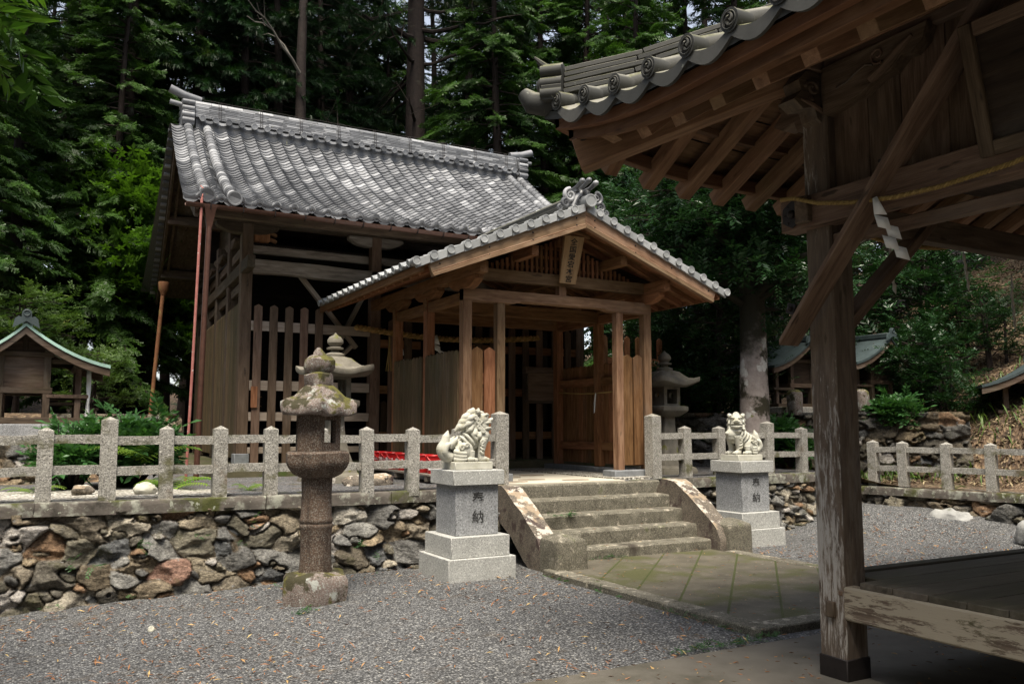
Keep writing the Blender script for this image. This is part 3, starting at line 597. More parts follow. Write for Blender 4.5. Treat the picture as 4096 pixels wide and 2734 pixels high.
# purlins sticking out under the left verge
for s, sf in ((.02, slope), (.45, slope), (.9, slope), (.4, slope_b), (.75, slope_b)):
    y, z = sf(s); p_ = MB(); x0 = ex(0, 0)+.05*(y-RY); p_.box((x0+.12, y-.07, z-.33), (x0+7.6, y+.07, z-.15), 0); part('purlin', p_, M['old'], roof, .006)
# end tiles along the eave and along the ridge foot
for i in range(NC):
    d_ = MB(); x = ex(i+.85, 1); disc(d_, (0, 0, 0), .062, (0, -1, -.12), .28); part('eave_end_tile', d_, M['tile'], roof, loc=(x, EY-.02, EZ+.015+rng.normal(0, .004)))
    a = MB(); xs_ = np.linspace(ex(i-.0, 1), ex(i+.72, 1), 8); rows = [[(x_, EY-.012, EZ-.028*math.sin(math.pi*k/7)+.02), (x_, EY-.008, EZ-.028*math.sin(math.pi*k/7)-.045-.02*math.sin(math.pi*k/7))] for k, x_ in enumerate(xs_)]
    a.strip(rows, False, 0); part('eave_face_tile', a, M['tile'], roof)
for k in range(2):                                             # two rolled verge ridges at the left, two at the right
    for side in (0, 1):
        v_ = MB(); c = (1.15+k*1.35) if side == 0 else NC-(.9+k*1.0)
        pts = [(ex(c, s), slope(s)[0], slope(s)[1]+.055) for s in np.linspace(.03, 1.012, 30)]
        for a_, b_ in zip(pts[:-1], pts[1:]):
            v_.tube([a_, b_], [.078, .086], 14)
        part('verge_ridge', v_, M['tile'], roof)
        d_ = MB(); disc(d_, (ex(c, 1), EY-.06, EZ+.035), .108, (0, -1, -.15), .12, 22); part('verge_end_tile', d_, M['tile'], roof)
# main ridge: courses of flat tiles, wires, cap, end ornaments
rx0, rx1 = ex(1.6, 0), ex(NC-1.2, 0)
rg = MB(); r_ = np.random.default_rng(5)
nd = 29
for i in range(nd):
    x = lerp(rx0, rx1, (i+.5)/nd); d_ = MB(); disc(d_, (x, RY-.25, RZ+.12), .06, (0, -1, -.25), .2); part('ridge_end_tile', d_, M['tile'], roof)
    aw = (rx1-rx0)/nd; rows = []
    for k in range(9): rows.append([(x+aw*(k/8), RY-.2, RZ+.13-.035*math.sin(math.pi*k/8)), (x+aw*(k/8), RY-.2, RZ+.09-.045*math.sin(math.pi*k/8))])
    rg.strip(rows, False, 0)
rg.box((rx0+.02, RY-.11, RZ-.2), (rx1-.02, RY+.11, RZ+.15), 0, 0)
for lv in range(8):
    z = RZ+.155+lv*.036; hw = .175-.006*lv; x = rx0
    while x < rx1:
        L = .28*r_.uniform(.9, 1.1); x2 = min(x+L, rx1); j = r_.normal(0, .004)
        rg.box((x, RY-hw+j, z), (x2-.004, RY+hw, z+.027), 0, r_.random()); x = x2
x = rx0
while x < rx1:
    x2 = min(x+.3, rx1); rg.prism([(RY+.12*math.cos(a), RZ+.445+.075*math.sin(a)) for a in np.linspace(0, math.pi, 9)], lambda a, b, t: (t, a, b), x, x2-.006, 0, r_.random(), True); x = x2
part('main_ridge', rg, M['tile'], roof)
wr_ = MB()
for k in range(9):
    x = lerp(rx0+.45, rx1-.3, k/8); wr_.tube([(x-.02, RY-.2, RZ+.14), (x-.02, RY-.165, RZ+.44), (x-.02, RY-.1, RZ+.53)], .005, 5); wr_.tube([(x+.02, RY-.2, RZ+.14), (x+.02, RY-.165, RZ+.44), (x+.02, RY-.1, RZ+.53)], .005, 5)
wr_.tube([(lerp(rx0, rx1, k/20), RY-.02, RZ+.56+.006*math.sin(k*2)) for k in range(21)], .006, 6)
part('ridge_tie_wire', wr_, M['iron'], roof)
for side in (0, 1):
    sg = -1 if side == 0 else 1; x0 = rx0 if side == 0 else rx1
    o_ = MB()
    prof = [(-.21, 0), (-.25, .1), (-.2, .16), (-.24, .26), (-.18, .32), (-.2, .42), (-.12, .5), (0, .55), (.12, .5), (.2, .42), (.18, .32), (.24, .26), (.2, .16), (.25, .1), (.21, 0)]
    o_.prism(prof, lambda a, b, t: (x0+sg*t, RY+a, RZ-.03+b), .02, .24, 2, .5, False)
    for q in range(4):
        for e_ in (-1, 1): o_.tube([(x0+sg*.02, RY+e_*.2, RZ+.05+q*.12), (x0+sg*.25, RY+e_*.2, RZ+.05+q*.12)], .05, 10)
    part('ridge_end_ornament', o_, M['tile'], roof, .01)
    t_ = MB(); t_.tube([(x0-sg*.12, RY, RZ+.54), (x0+sg*.2, RY, RZ+.6), (x0+sg*.46, RY, RZ+.69)], [.075, .078, .082], 14); t_.tube([(x0+sg*.2, RY, RZ+.4), (x0+sg*.45, RY, RZ+.43)], .05, 12)
    part('ridge_horn_tile', t_, M['tile'], roof)
# gutter and downpipe
gt = MB(); gx0, gx1 = 1.68, 9.3
rows = [[(x, EY-.06+.058*math.cos(a), EZ-.11+.058*math.sin(a)) for a in np.linspace(math.pi, 2*math.pi, 9)]+[(x, EY-.06+.05*math.cos(a), EZ-.108+.05*math.sin(a)) for a in np.linspace(2*math.pi, math.pi, 9)] for x in np.linspace(gx0, gx1, 12)]
gt.strip(rows, True, 0, .5, True, True); gut = hpart('gutter', gt, M['copper'], 0)
for x in np.arange(gx0+.35, gx1, .46):
    b_ = MB(); b_.tube([(x, EY+.05, EZ-.03), (x, EY-.01, EZ-.06), (x-.01, EY-.125, EZ-.1), (x-.01, EY-.11, EZ-.17), (x-.01, EY-.02, EZ-.18)], .008, 6); part('gutter_bracket', b_, M['iron'], gut)
dp = MB(); dp.lathe([(.045, -.42), (.06, -.36), (.11, -.14), (.135, -.1), (.135, -.085)], (2.02, EY-.02, EZ-.03), 4, R(45), .5, False)
dp.tube([(2.02, EY-.02, EZ-.36), (2.0, EY-.01, 3.2), (1.97, EY-.0, .8)], .04, 12); hpart('downpipe', dp, M['copper'], 0)
# timber frame: front posts, beams, brackets
FY = 14.0
def hpost(x, y, z0, z1, w=.18, m='picket'):
    p = MB(); p.box((x-w/2, y-w/2, z0), (x+w/2, y+w/2, z1), 2); return hpart('post', p, M[m], .008)
for x in (2.84, 5.05, 7.5, 9.3): hpost(x, FY+.09, 1.12, 5.0)
for x in (2.84, 5.05, 7.5, 9.3):
    f_ = MB(); f_.box((x-.115, FY-.03, .95), (x+.115, FY+.21, 1.2), 2); hpart('footing', f_, M['conc_base'], .01)
for y in (15.6, 17.2, 18.8, 20.4):
    hpost(2.84+.05*(y-14), y, 1.05, 5.1, .18, 'old'); hpost(9.3+.05*(y-14), y, 1.05, 5.1, .18, 'old')
bm = MB(); rows = []
for q in range(41):
    x = lerp(2.93, 9.2, q/40); zc = 4.235+.012*math.sin(x*2.3); h = .115+.006*math.sin(x*5); rows.append([(x, FY+.0, zc-h), (x, FY+.0, zc+h), (x, FY+.17, zc+h), (x, FY+.17, zc-h)])
bm.strip(rows, True, 0, .8, False, True); hpart('weathered_beam', bm, M['old_pale'], .012, label='pale weathered beam with dark knots')
b2 = MB(); b2.box((2.95, FY+.2, 4.49), (9.2, FY+.28, 4.64)); hpart('upper_rail', b2, M['old_pale'], .005)
b3 = MB(); b3.box((2.3, FY-.02, 4.93), (9.6, FY+.2, 5.1)); hpart('wall_plate', b3, M['old'], .006)
def boat(mb, c, L, h, w, axis=0, tint=None):
    """boat-shaped bracket arm centred at c (top), length L"""
    pr = [(-L/2, 0), (-L/2, -h*.35), (-L*.42, -h*.62), (-L*.3, -h*.9), (-L*.18, -h), (L*.18, -h), (L*.3, -h*.9), (L*.42, -h*.62), (L/2, -h*.35), (L/2, 0)]
    if axis == 0: mb.prism(pr, lambda a, b, t: (c[0]+a, c[1]+t, c[2]+b), -w/2, w/2, 0, tint)
    else: mb.prism(pr, lambda a, b, t: (c[0]+t, c[1]+a, c[2]+b), w/2, -w/2, 1, tint)
    return mb
for x, mm in ((2.84, 'old'), (5.05, 'old_pale'), (7.5, 'old_pale')): hpart('bracket_arm', boat(MB(), (x, FY+.09, 4.93), 1.0, .17, .17), M[mm], .01)
sd = MB(); sd.prism([(-.2, 0), (-.16, -.1), (.0, -.14), (.16, -.1), (.2, 0)], lambda a, b, t: (5.05+a, FY+t, 4.12+b), -.01, .16, 0); hpart('bracket_block', sd, M['old_pale'], .01)
nb = MB(); nb.box((2.94, FY+.02, 4.66), (3.2, FY+.16, 5.0), 2)
for q in range(3): nb.beam((3.2, FY+.09, 4.72+q*.1), (3.32, FY+.09, 4.68+q*.1), .1, .05)
hpart('carved_nose', nb, M['cedar'], .01)
br = MB(); br.beam((3.78, FY+.3, 4.2), (4.8, FY+.3, 3.0), .07, .1, (0, 1, 0)); br.beam((5.0, FY+.3, 4.1), (4.1, FY+.3, 2.3), .07, .1, (0, 1, 0)); hpart('brace', br, M['pale'], .004)
bs = MB(); bs.beam((3.9, FY+.36, 2.2), (4.75, FY+.36, 3.05), .06, .15, (0, 1, 0)); hpart('brace', bs, M['pale'], .004)
# picket screens across the front
def picket(x, y, z0, z1, w, d, m, parent=None, nm='picket', ax='x'):
    p = MB(); k = w*.28
    pr = [(-w/2, z0), (w/2, z0), (w/2, z1-k), (0, z1), (-w/2, z1-k)]
    if ax == 'x': p.prism(pr, lambda a, b, t: (x+a, y+t, b), 0, d, 2)
    else: p.prism(pr, lambda a, b, t: (x+t, y+a, b), d, 0, 2)
    return hpart(nm, p, m, .004, parent)
for i in range(5): picket(3.035+i*.252, FY-.03, 1.0, 3.61, .13, .035, M['picket'])
for z0, z1 in ((3.18, 3.34), (2.21, 2.37), (1.72, 1.86), (1.2, 1.3)):
    q = MB(); q.box((2.93, FY+.006, z0), (4.95, FY+.05, z1)); hpart('picket_rail', q, M['pale'], .004)
for i, x in enumerate((5.35, 5.65, 7.05, 7.35, 7.75, 8.05, 8.35, 8.7, 9.0)): picket(x, FY-.03, 1.0, 3.5, .14, .035, M['picket'])
for z0 in (3.0, 2.2, 1.4):
    q = MB(); q.box((5.14, FY+.006, z0), (5.9, FY+.05, z0+.14)); q.box((6.95, FY+.006, z0), (9.2, FY+.05, z0+.14)); hpart('picket_rail', q, M['cedar'], .004)
lb = MB(); lb.box((2.95, FY-.06, 1.93), (3.05, FY-.025, 2.27), 2); lb.box((3.05, FY-.055, 2.1), (3.12, FY-.05, 2.105)); lb.box((3.05, FY-.055, 1.95), (3.12, FY-.05, 1.955)); hpart('wooden_box', lb, M['cedar'], .003)
# left side wall: closely set boards, rails, rear and inner walls, floor and ceiling keep the inside dark
k = 0; y = 14.2
while y < 20.4:
    x = 2.78+.05*(y-14); z1 = 3.66; 
    if not any(abs(y-p_) < .1 for p_ in (15.6, 17.2, 18.8)):
        p = MB(); p.prism([(-.055, 1.12), (.055, 1.12), (.055, z1-.05), (0, z1), (-.055, z1-.05)], lambda a, b, t: (x+t, y+a, b), .03, -.02, 2); hpart('side_board', p, M['plank'], .004)
    y += .128
for z in (2.5, 3.95, 4.55):
    q = MB(); q.beam((2.84, 14, z), (3.16, 20.4, z), .07, .15); hpart('side_rail', q, M['old'], .005)
for y in (15.6, 17.2, 18.8, 20.4):
    hpart('bracket_arm', boat(MB(), (2.84+.05*(y-14), y, 4.93), .9, .16, .15, 1), M['old'], .01)
sbm = MB(); sbm.beam((2.78, 13.4, 4.2), (3.1, 20.6, 4.2), .12, .2); hpart('side_beam', sbm, M['old'], .008)
iw = MB(); iw.box((3.0, 19.0, 1.0), (9.5, 19.08, 6.4)); iw.box((9.5, 14.4, 1.0), (9.58, 20.4, 5.0)); iw.box((2.92, 14.2, 4.62), (9.5, 20, 4.66)); hpart('inner_wall', iw, M['shade_wood'], 0)
iw = MB(); iw.box((3.05, 16.6, 1.0), (9.45, 16.66, 4.6), 0, .1); hpart('shade_screen', iw, M['shade_wood'], 0)  # dark sheet added inside so the hall front reads as deep shade
ifl = MB(); ifl.box((3.1, 15.2, 1.0), (9.4, 19, 1.6)); hpart('inner_floor', ifl, M['shade_wood'], .01)
ga = MB(); ga.prism([(14.0, 4.95), (20.4, 4.9), (17, 7.1)], lambda a, b, t: (3.0+t+.05*(a-14), a, b), 0, .05, 1); hpart('gable_wall', ga, M['old'], 0)
# low inner palisade seen through the porch
for i in range(14):
    picket(5.5+i*.13, 14.75, 1.0, 2.1, .11, .03, M['picket'])
# red drain pole in front of the eave, rusty pipe at the rear corner
rp = MB(); rp.tube([(1.905, 12.66, 4.92), (1.9, 12.66, 4.87), (1.86, 12.66, 2.5), (1.825, 12.66, .8)], [.015, .02, .02, .02], 10)
rp.tube([(1.905, 12.66, 4.93), (1.93, 12.7, 5.05), (1.9, 12.8, 5.12)], .01, 6)
tag(obj('conduit_pole', rp.mesh('conduit_pole', M['redpole'])), 'faded red conduit pole standing at the front left corner of the hall eave', 'pole')
# ================================================================== PORCH
porch = thing('entrance_porch', 'reddish cedar gabled porch with a silver tiled roof in front of the hall', 'porch', (6.49, 11.5, .89)); PO = Vector((6.49, 11.5, .89))
def pp(name, mb, m='cedar', bev=.005, parent=None, label=None):
    return part(name, mb, M[m] if isinstance(m, str) else m, parent or porch, bev, loc=tuple(-PO) if parent is None else (0, 0, 0), label=label)
CX_ = 6.49; ROWS = (10.265, 11.5, 12.75); SLP = .404; AZ = 4.60          # apex of the boarding's top line
rz = lambda x: AZ-SLP*abs(x-CX_)
for x in (4.975, 8.005):
    for i, y in enumerate(ROWS):
        p = MB(); p.box((x-.065, y-.065, .99), (x+.065, y+.065, 3.48), 2); pp('post', p, 'cedar_grey' if i == 0 else 'cedar')
for x in (5.49, 7.49):
    p = MB(); p.box((x-.06, 10.205, .99), (x+.06, 10.325, 3.32), 2); pp('post', p, 'cedar_grey')
for x0, x1 in ((4.83, 5.62), (7.3, 8.13)):
    f_ = MB(); f_.box((x0, 10.1, .84), (x1, 10.42, .995), 0); pp('base_stone', f_, 'conc_base', .012)
for x in (4.975, 8.005):
    f_ = MB(); f_.box((x-.09, 10.43, .84), (x+.09, 13.6, .98), 1); pp('base_stone', f_, 'conc_base', .012)
# front lintel with a recessed, chamfered middle
b_ = MB(); pr = [(4.91, 3.49), (4.91, 3.315), (5.66, 3.315), (5.76, 3.335), (5.80, 3.35), (7.2, 3.35), (7.24, 3.335), (7.34, 3.315), (8.07, 3.315), (8.07, 3.49)]
b_.prism(pr[::-1], lambda a, b, t: (a, t, b), 10.335, 10.19, 0); pp('lintel', b_, 'cedar_grey', .006)
for y in ROWS[1:]:
    b_ = MB(); b_.box((4.9, y-.06, 3.32), (8.08, y+.06, 3.5), 0); pp('tie_beam', b_, 'cedar')
for x in (4.975, 8.005):
    b_ = MB(); b_.box((x-.06, 9.72, 3.62), (x+.06, 13.9, 3.78), 1); pp('purlin', b_, 'cedar')
    s_ = MB(); s_.box((x-.05, 10.3, 3.3), (x+.05, 12.8, 3.44), 1); pp('side_beam', s_, 'cedar')
    for y in ROWS: pp('bracket_arm', boat(MB(), (x, y, 3.618), .82, .15, .125, 1), 'cedar')
b_ = MB(); b_.box((5.02, 10.2, 3.625), (7.95, 10.33, 3.79), 0); pp('gable_beam', b_, 'cedar_grey')
for x in (6.49,):
    s_ = MB(); s_.box((x-.06, 10.2, 3.49), (x+.06, 10.32, 3.625), 2); pp('strut', s_, 'cedar_grey')
rb = MB(); rb.box((CX_-.06, 10.2, 4.2), (CX_+.06, 13.9, 4.36), 1); pp('ridge_beam', rb, 'cedar')
for x in (5.75, 7.23):
    b_ = MB(); b_.box((x-.055, 9.72, 3.92), (x+.055, 13.9, 4.06), 1); pp('purlin', b_, 'cedar')
# lattice in the gable
lt = MB()
for z in (3.86, 4.02, 4.16):
    hw = (AZ-.33-z)/SLP
    if hw > .1: lt.box((CX_-hw, 10.285, z), (CX_+hw, 10.305, z+.04), 0)
lat = pp('lattice', lt, 'cedar', .002)
for i in range(-15, 16):
    x = CX_+i*.08; z1 = rz(x)-.27
    if z1-3.72 > .06:
        l_ = MB(); l_.box((x-.02, 10.25, 3.715), (x+.02, 10.285, z1), 2); part('lattice_slat', l_, M['cedar'], lat, .002)
gb = MB(); gb.prism([(CX_-2.0, 3.79), (CX_+2.0, 3.79), (CX_, AZ-.25)], lambda a, b, t: (a, t, b), 10.42, 10.40, 0); pp('gable_board', gb, 'dark', 0)
# roof: boarding, rafters, bargeboards, tiles
rfm = MB()
for sx in (-1, 1):
    for j in range(11):
        a, b = j/11*2.45, (j+1)/11*2.45
        rfm.add([(CX_+sx*a, 9.62, AZ-SLP*a-.03), (CX_+sx*(b-.006), 9.62, AZ-SLP*b-.03), (CX_+sx*(b-.006), 14.0, AZ-SLP*b-.03), (CX_+sx*a, 14.0, AZ-SLP*a-.03),
                 (CX_+sx*a, 9.62, AZ-SLP*a), (CX_+sx*(b-.006), 9.62, AZ-SLP*b), (CX_+sx*(b-.006), 14.0, AZ-SLP*b), (CX_+sx*a, 14.0, AZ-SLP*a)],
                [(0,1,2,3),(7,6,5,4),(0,4,5,1),(1,5,6,2),(2,6,7,3),(3,7,4,0)], 1)
proof = pp('roof', rfm, 'cedar', 0)
for sx in (-1, 1):
    for y in np.arange(9.85, 13.95, .3):
        r_ = MB(); r_.beam((CX_+sx*.05, y, AZ-SLP*.05-.075), (CX_+sx*2.38, y, AZ-SLP*2.38-.075), .07, .085); part('rafter', r_, M['cedar'], proof, .004)
    fb = MB(); x = CX_+sx*2.42; fb.beam((x, 9.62, AZ-SLP*2.42-.035), (x, 14.0, AZ-SLP*2.42-.035), .04, .1); part('eave_board', fb, M['cedar'], proof, .004)
    bb = MB(); L = 2.36
    def bz(q): return AZ-SLP*q
    top = [(q, bz(q)+.04) for q in np.linspace(0, L, 8)]; bot = [(q, bz(q)-.245+.05*(q/L)) for q in np.linspace(L-.07, 0, 8)]
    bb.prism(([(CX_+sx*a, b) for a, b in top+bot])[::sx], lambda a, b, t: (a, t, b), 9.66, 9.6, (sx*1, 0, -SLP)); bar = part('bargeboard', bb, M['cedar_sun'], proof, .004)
    ml = MB()
    for (h0, h1, yy) in ((.245, .195, 9.584), (.19, .175, 9.592)):
        t2 = [(q, bz(q)-h1+.05*(q/L)) for q in np.linspace(0, L-.06, 8)]; b2 = [(q, bz(q)-h0+.05*(q/L)) for q in np.linspace(L-.075, 0, 8)]
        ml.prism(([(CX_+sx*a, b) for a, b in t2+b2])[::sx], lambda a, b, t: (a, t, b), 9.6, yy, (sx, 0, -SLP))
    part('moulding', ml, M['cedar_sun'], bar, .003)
    for q in (.15, .85, 1.5, 2.2):
        for e_ in (.06, .16): nl = MB(); nl.sphere((CX_+sx*q, 9.598, bz(q)-e_), .012, 5); part('nail_head', nl, M['iron'], bar)
pt = MB()
for sx in (-1, 1):
    def exs(c, s): return 9.62+c*.262
    def sls(s): return 2.5*s, AZ+.075-SLP*2.5*s
    t_ = MB(); tile_field(t_, None, exs, sls, 16, 12, .262, .026, .022, 11+sx)
    pt_v = [(CX_+sx*v[1], v[0], v[2]) for v in t_.v]; fs = t_.f if sx < 0 else [f[::-1] for f in t_.f]
    k = 0
    n0 = len(pt.v); pt.v += pt_v; pt.f += [tuple(n0+i for i in f) for f in fs]; pt.g += t_.g; pt.t += t_.t; pt.sm += t_.sm; pt.m += t_.m
part('tile_field', pt, M['tile_new'], proof)
for sx in (-1, 1):
    # verge apron tiles with round noses, facing the front
    for i in range(11):
        q = .02+i*.232; q2 = min(q+.228, 2.52); a_ = MB(); hz = AZ+.05
        a_.add([(CX_+sx*a, y, hz-SLP*a+d) for (a, y, d) in ((q, 9.565, -.06), (q2, 9.565, -.07), (q2, 9.565, .055), (q, 9.565, .045), (q, 9.60, -.06), (q2, 9.60, -.07), (q2, 9.80, .06), (q, 9.80, .05))],
               [(0,1,2,3)[::-sx], (3,2,6,7)[::-sx], (0,3,7,4)[::-sx], (1,5,6,2)[::-sx], (0,4,5,1)[::-sx]], 0, rng.random(), False)
        part('verge_tile', a_, M['tile_new'], proof, .004)
        d_ = MB(); disc(d_, (0, 0, 0), .056, (0, -1, 0), .12, 18); part('verge_end_tile', d_, M['tile_new'], proof, loc=(CX_+sx*(q+.19), 9.54, hz-SLP*(q+.19)+.02))
    for i in range(16):
        d_ = MB(); disc(d_, (0, 0, 0), .052, (sx, 0, -.3), .3, 16); part('eave_end_tile', d_, M['tile_new'], proof, loc=(CX_+sx*2.53, 9.62+(i+.85)*.262, AZ+.07-SLP*2.5))
rg = MB(); 
for lv in range(4): rg.box((CX_-.11+.008*lv, 9.72, AZ+.09+lv*.035), (CX_+.11-.008*lv, 14.0, AZ+.115+lv*.035), 1)
rg.prism([(.09*math.cos(a), .06*math.sin(a)) for a in np.linspace(0, math.pi, 9)], lambda a, b, t: (CX_+a, t, AZ+.225+b), 14.0, 9.72, 1, .4, True)
part('porch_ridge', rg, M['tile_old'], proof)
d_ = MB(); disc(d_, (CX_+.03, 9.5, AZ+.13), .092, (0, -1, 0), .25, 24); part('apex_end_tile', d_, M['tile_new'], proof)
def spiral(c, r0, turns, f, n=26, dirn=1, start=0, k=.16):
    out = []
    for i in range(n):
        t = i/(n-1); a = start+dirn*turns*2*math.pi*t; r = r0*(1-t*(1-k)); out.append(f(c[0]+r*math.cos(a), c[1]+r*math.sin(a)))
    return out
oni = MB(); fy = 9.66; P3 = lambda a, b: (CX_+a, fy, AZ+b)
oni.prism([(-.2, .08), (-.24, .2), (-.16, .3), (-.1, .34), (0, .36), (.1, .34), (.16, .3), (.24, .2), (.2, .08)][::-1], lambda a, b, t: (CX_+a, t, AZ+b), fy+.12, fy+.02, 2, .5)
for sx in (-1, 1):
    oni.tube(spiral((sx*.25, .24), .11, 1.6, P3, 30, -sx, R(90)), [.036*(1-.5*i/29) for i in range(30)], 10)
    oni.tube(spiral((sx*.33, .10), .075, 1.5, P3, 26, -sx, R(90)), [.03*(1-.5*i/25) for i in range(26)], 9)
    oni.tube(spiral((sx*.43, .01), .05, 1.4, P3, 22, -sx, R(90)), [.022*(1-.5*i/21) for i in range(22)], 8)
    oni.tube([P3(sx*.03, .33), P3(sx*.14, .2), P3(sx*.2, .06)], [.03, .04, .03], 8)
    oni.tube(spiral((sx*.055, .22), .05, 1, P3, 16, sx, R(-90), .5), .014, 6)
oni.box((CX_-.13, fy-.01, AZ+.33), (CX_+.13, fy+.16, AZ+.37), 0)
for dx in (-.12, 0, .12): oni.tube([(CX_+dx*.8, fy+.2, AZ+.38), (CX_+dx, fy-.02, AZ+.4+(.03 if dx == 0 else 0)), (CX_+dx*1.05, fy-.14, AZ+.45+(.03 if dx == 0 else 0))], [.03, .034, .042], 12)
for dx in (-.12, 0, .12): oni.sphere((CX_+dx*1.06, fy-.15, AZ+.455+(.03 if dx == 0 else 0)), .046, 7)
oni.v = [(CX_+(v[0]-CX_)*.88, v[1], AZ+.02+(v[2]-AZ-.02)*.84) for v in oni.v]; part('ridge_end_ornament', oni, M['tile'], proof, 0)
# side fences of boards and rails, small front panels
for x, sgn in ((4.905, -1), (8.075, 1)):
    for a, b in zip(ROWS[:-1], ROWS[1:]):
        n = 9; w_ = (b-a-.13)/n
        for i in range(n):
            y = a+.065+w_*(i+.5); p = MB(); h = 2.66+rng.normal(0, .006)
            p.prism([(-w_/2+.002, 1.03), (w_/2-.002, 1.03), (w_/2-.002, h-.035), (0, h), (-w_/2+.002, h-.035)], lambda a_, b_, t: (x+t, y+a_, b_), .018, -.018, 2); pp('fence_board', p, 'plank' if sgn < 0 else 'cedar', .003)
        for z in (2.3, 1.25):
            q = MB(); q.box((x-sgn*.02, a+.06, z), (x-sgn*.075, b-.06, z+.13), 1); pp('fence_rail', q, 'cedar', .004)
for (xa, xb) in ((5.045, 5.425), (7.555, 7.935)):
    w_ = (xb-xa)/2
    for i in range(2):
        p = MB(); xc = xa+w_*(i+.5); h = 2.70
        p.prism([(xc-w_/2+.012, 1.06), (xc+w_/2-.012, 1.06), (xc+w_/2-.012, h-.05), (xc, h), (xc-w_/2+.012, h-.05)], lambda a_, b_, t: (a_, t, b_), 10.27, 10.235, 2); pp('front_board', p, 'cedar', .004)
    for z in (2.2, 1.4):
        q = MB(); q.box((xa-.01, 10.272, z), (xb+.01, 10.31, z+.15), 0); pp('fence_rail', q, 'cedar', .004)
# name board hanging under the gable, leaning forward
FONT = None
def text(mb_name, s, size, mat, M4, parent, ext=.002, sx=1, bold=.0):
    cu = bpy.data.curves.new(mb_name, 'FONT'); cu.body = s; cu.size = size; cu.align_x = 'CENTER'; cu.align_y = 'CENTER'; cu.extrude = ext; cu.offset = bold; cu.resolution_u = 4
    to = bpy.data.objects.new('tmp', cu); COL.objects.link(to); bpy.context.view_layer.update()
    me = bpy.data.meshes.new_from_object(to.evaluated_get(bpy.context.evaluated_depsgraph_get())); bpy.data.objects.remove(to); me.materials.clear(); me.materials.append(mat); me.name = mb_name
    me.transform(M4 @ Matrix.Diagonal((sx, 1, 1, 1))); o = obj(mb_name, me, parent); return o
sg = thing('name_board', 'tapered wooden name board with six black brush characters under the porch gable', 'sign', (6.5, 10.12, 3.66))
tl = Matrix.Rotation(R(17), 4, 'X')
b_ = MB(); b_.prism([(-.135, 0), (.135, 0), (.165, .68), (-.165, .68)], lambda a, b, t: (a, t, b), 0, -.035, 2); b_.v = [tuple(tl@Vector(v)) for v in b_.v]; part('board', b_, M['signwood'], sg, .004)
b_ = MB(); b_.prism([(-.23, .66), (0, .715), (.23, .66), (.23, .71), (0, .765), (-.23, .71)], lambda a, b, t: (a, t, b), .02, -.075, 0); b_.v = [tuple(tl@Vector(v)) for v in b_.v]; part('cap', b_, M['cedar'], sg, .004)
for i, ch in enumerate('全国愛宕本宮'):
    M4 = tl @ Matrix.Translation((.0, -.037, .59-i*.106)) @ Matrix.Rotation(R(90), 4, 'X')
    text('character', ch, .104, M['ink'], M4, sg, .001, 1.15, .0015)
# notice board on the right inside
nbd = thing('notice_board', 'long dark framed notice board inside the porch on the right', 'sign', (8.45, 13.3, 2.35))
b_ = MB(); b_.box((-.75, .02, -.25), (.75, .06, .25)); b_.box((-.8, -.02, .25), (.8, .08, .36)); b_.box((-.8, -.02, -.3), (.8, .06, -.25)); part('frame', b_, M['old'], nbd, .005)
b_ = MB(); b_.box((-.74, -.005, -.245), (.74, .018, .245), 0, .5); part('panel', b_, M['picket'], nbd, 0)
# shimenawa under the hall eave, paper streamers, hanging twigs
def twist_rope(pts, r, n=2, turns=40, m=None):
    mb = MB(); pts = [Vector(p) for p in pts]; K = turns*5; L = len(pts)-1
    def at(t): 
        q = min(t*L, L-1e-6); i = int(q); return pts[i].lerp(pts[i+1], q-i)
    for s in range(n):
        out = []
        for i in range(K+1):
            t = i/K; c = at(t); d = (at(min(1, t+.01))-at(max(0, t-.01))).normalized(); u = d.cross(Vector((0, 0, 1))).normalized(); w_ = u.cross(d); a = 2*math.pi*(t*turns+s/n)
            out.append(c+(u*math.cos(a)+w_*math.sin(a))*r*.55)
        mb.tube(out, r*.62, 7)
    return mb
rp = twist_rope([(4.6+i*.3, 13.75, 3.3-.12*math.sin(math.pi*i/12)) for i in range(13)], .05, 2, 26)
tag(obj('sacred_rope', rp.mesh('sacred_rope', M['straw'])), 'thick twisted straw rope hanging across the dark hall front inside the porch', 'rope')
def streamer(name, label, loc, rz_, sc=1, grp=None, sway=0):
    mb = MB(); w_ = .08*sc; h = .082*sc; z = 0
    mb.add([(-.03*sc, 0, .13*sc), (.0, 0, .14*sc), (w_*.5, 0, 0), (-w_*.5, 0, .02*sc)], [(0,1,2,3)])
    for i in range(4):
        x0 = (-w_*.5 if i % 2 == 0 else 0)+.012*sc*i; y0 = .012*sc*(i % 2); z = -h*.92*i
        mb.add([(x0, y0, z+.02*sc), (x0+w_, y0+.006, z-.02*sc), (x0+w_+.01*sc, y0+.02*sc, z-h-.025*sc), (x0+.01*sc, y0+.012*sc, z-h+.015*sc)], [(0,1,2,3)])
    me = mb.mesh(name, M['white']); o = obj(name, me, None, loc, rz_); md = o.modifiers.new('thick', 'SOLIDIFY'); md.thickness = .0015; o.rotation_euler.y = sway
    return tag(o, label, 'paper streamer', grp)
G1 = 'white paper streamers in the porch'
streamer('paper_streamer', 'white zigzag paper streamer beside a bundle of twigs inside the porch', (5.2, 13.4, 3.05), R(-25), 1.25, G1)
streamer('paper_streamer', 'white zigzag paper streamer next to the front left post of the porch', (5.95, 13.4, 3.03), R(-25), 1.25, G1)
tw = MB()
for i in range(14): a = rng.uniform(-.05, .05, 2); tw.tube([(0, 0, .28), (a[0]*.3, a[1]*.3, 0), (a[0], a[1], -.3)], [.006, .006, .003], 5)
tag(obj('twig_bundle', tw.mesh('twig_bundle', M['straw']), None, (5.08, 13.4, 2.85)), 'bundle of dry twigs hanging next to the left paper streamer in the porch', 'twigs')
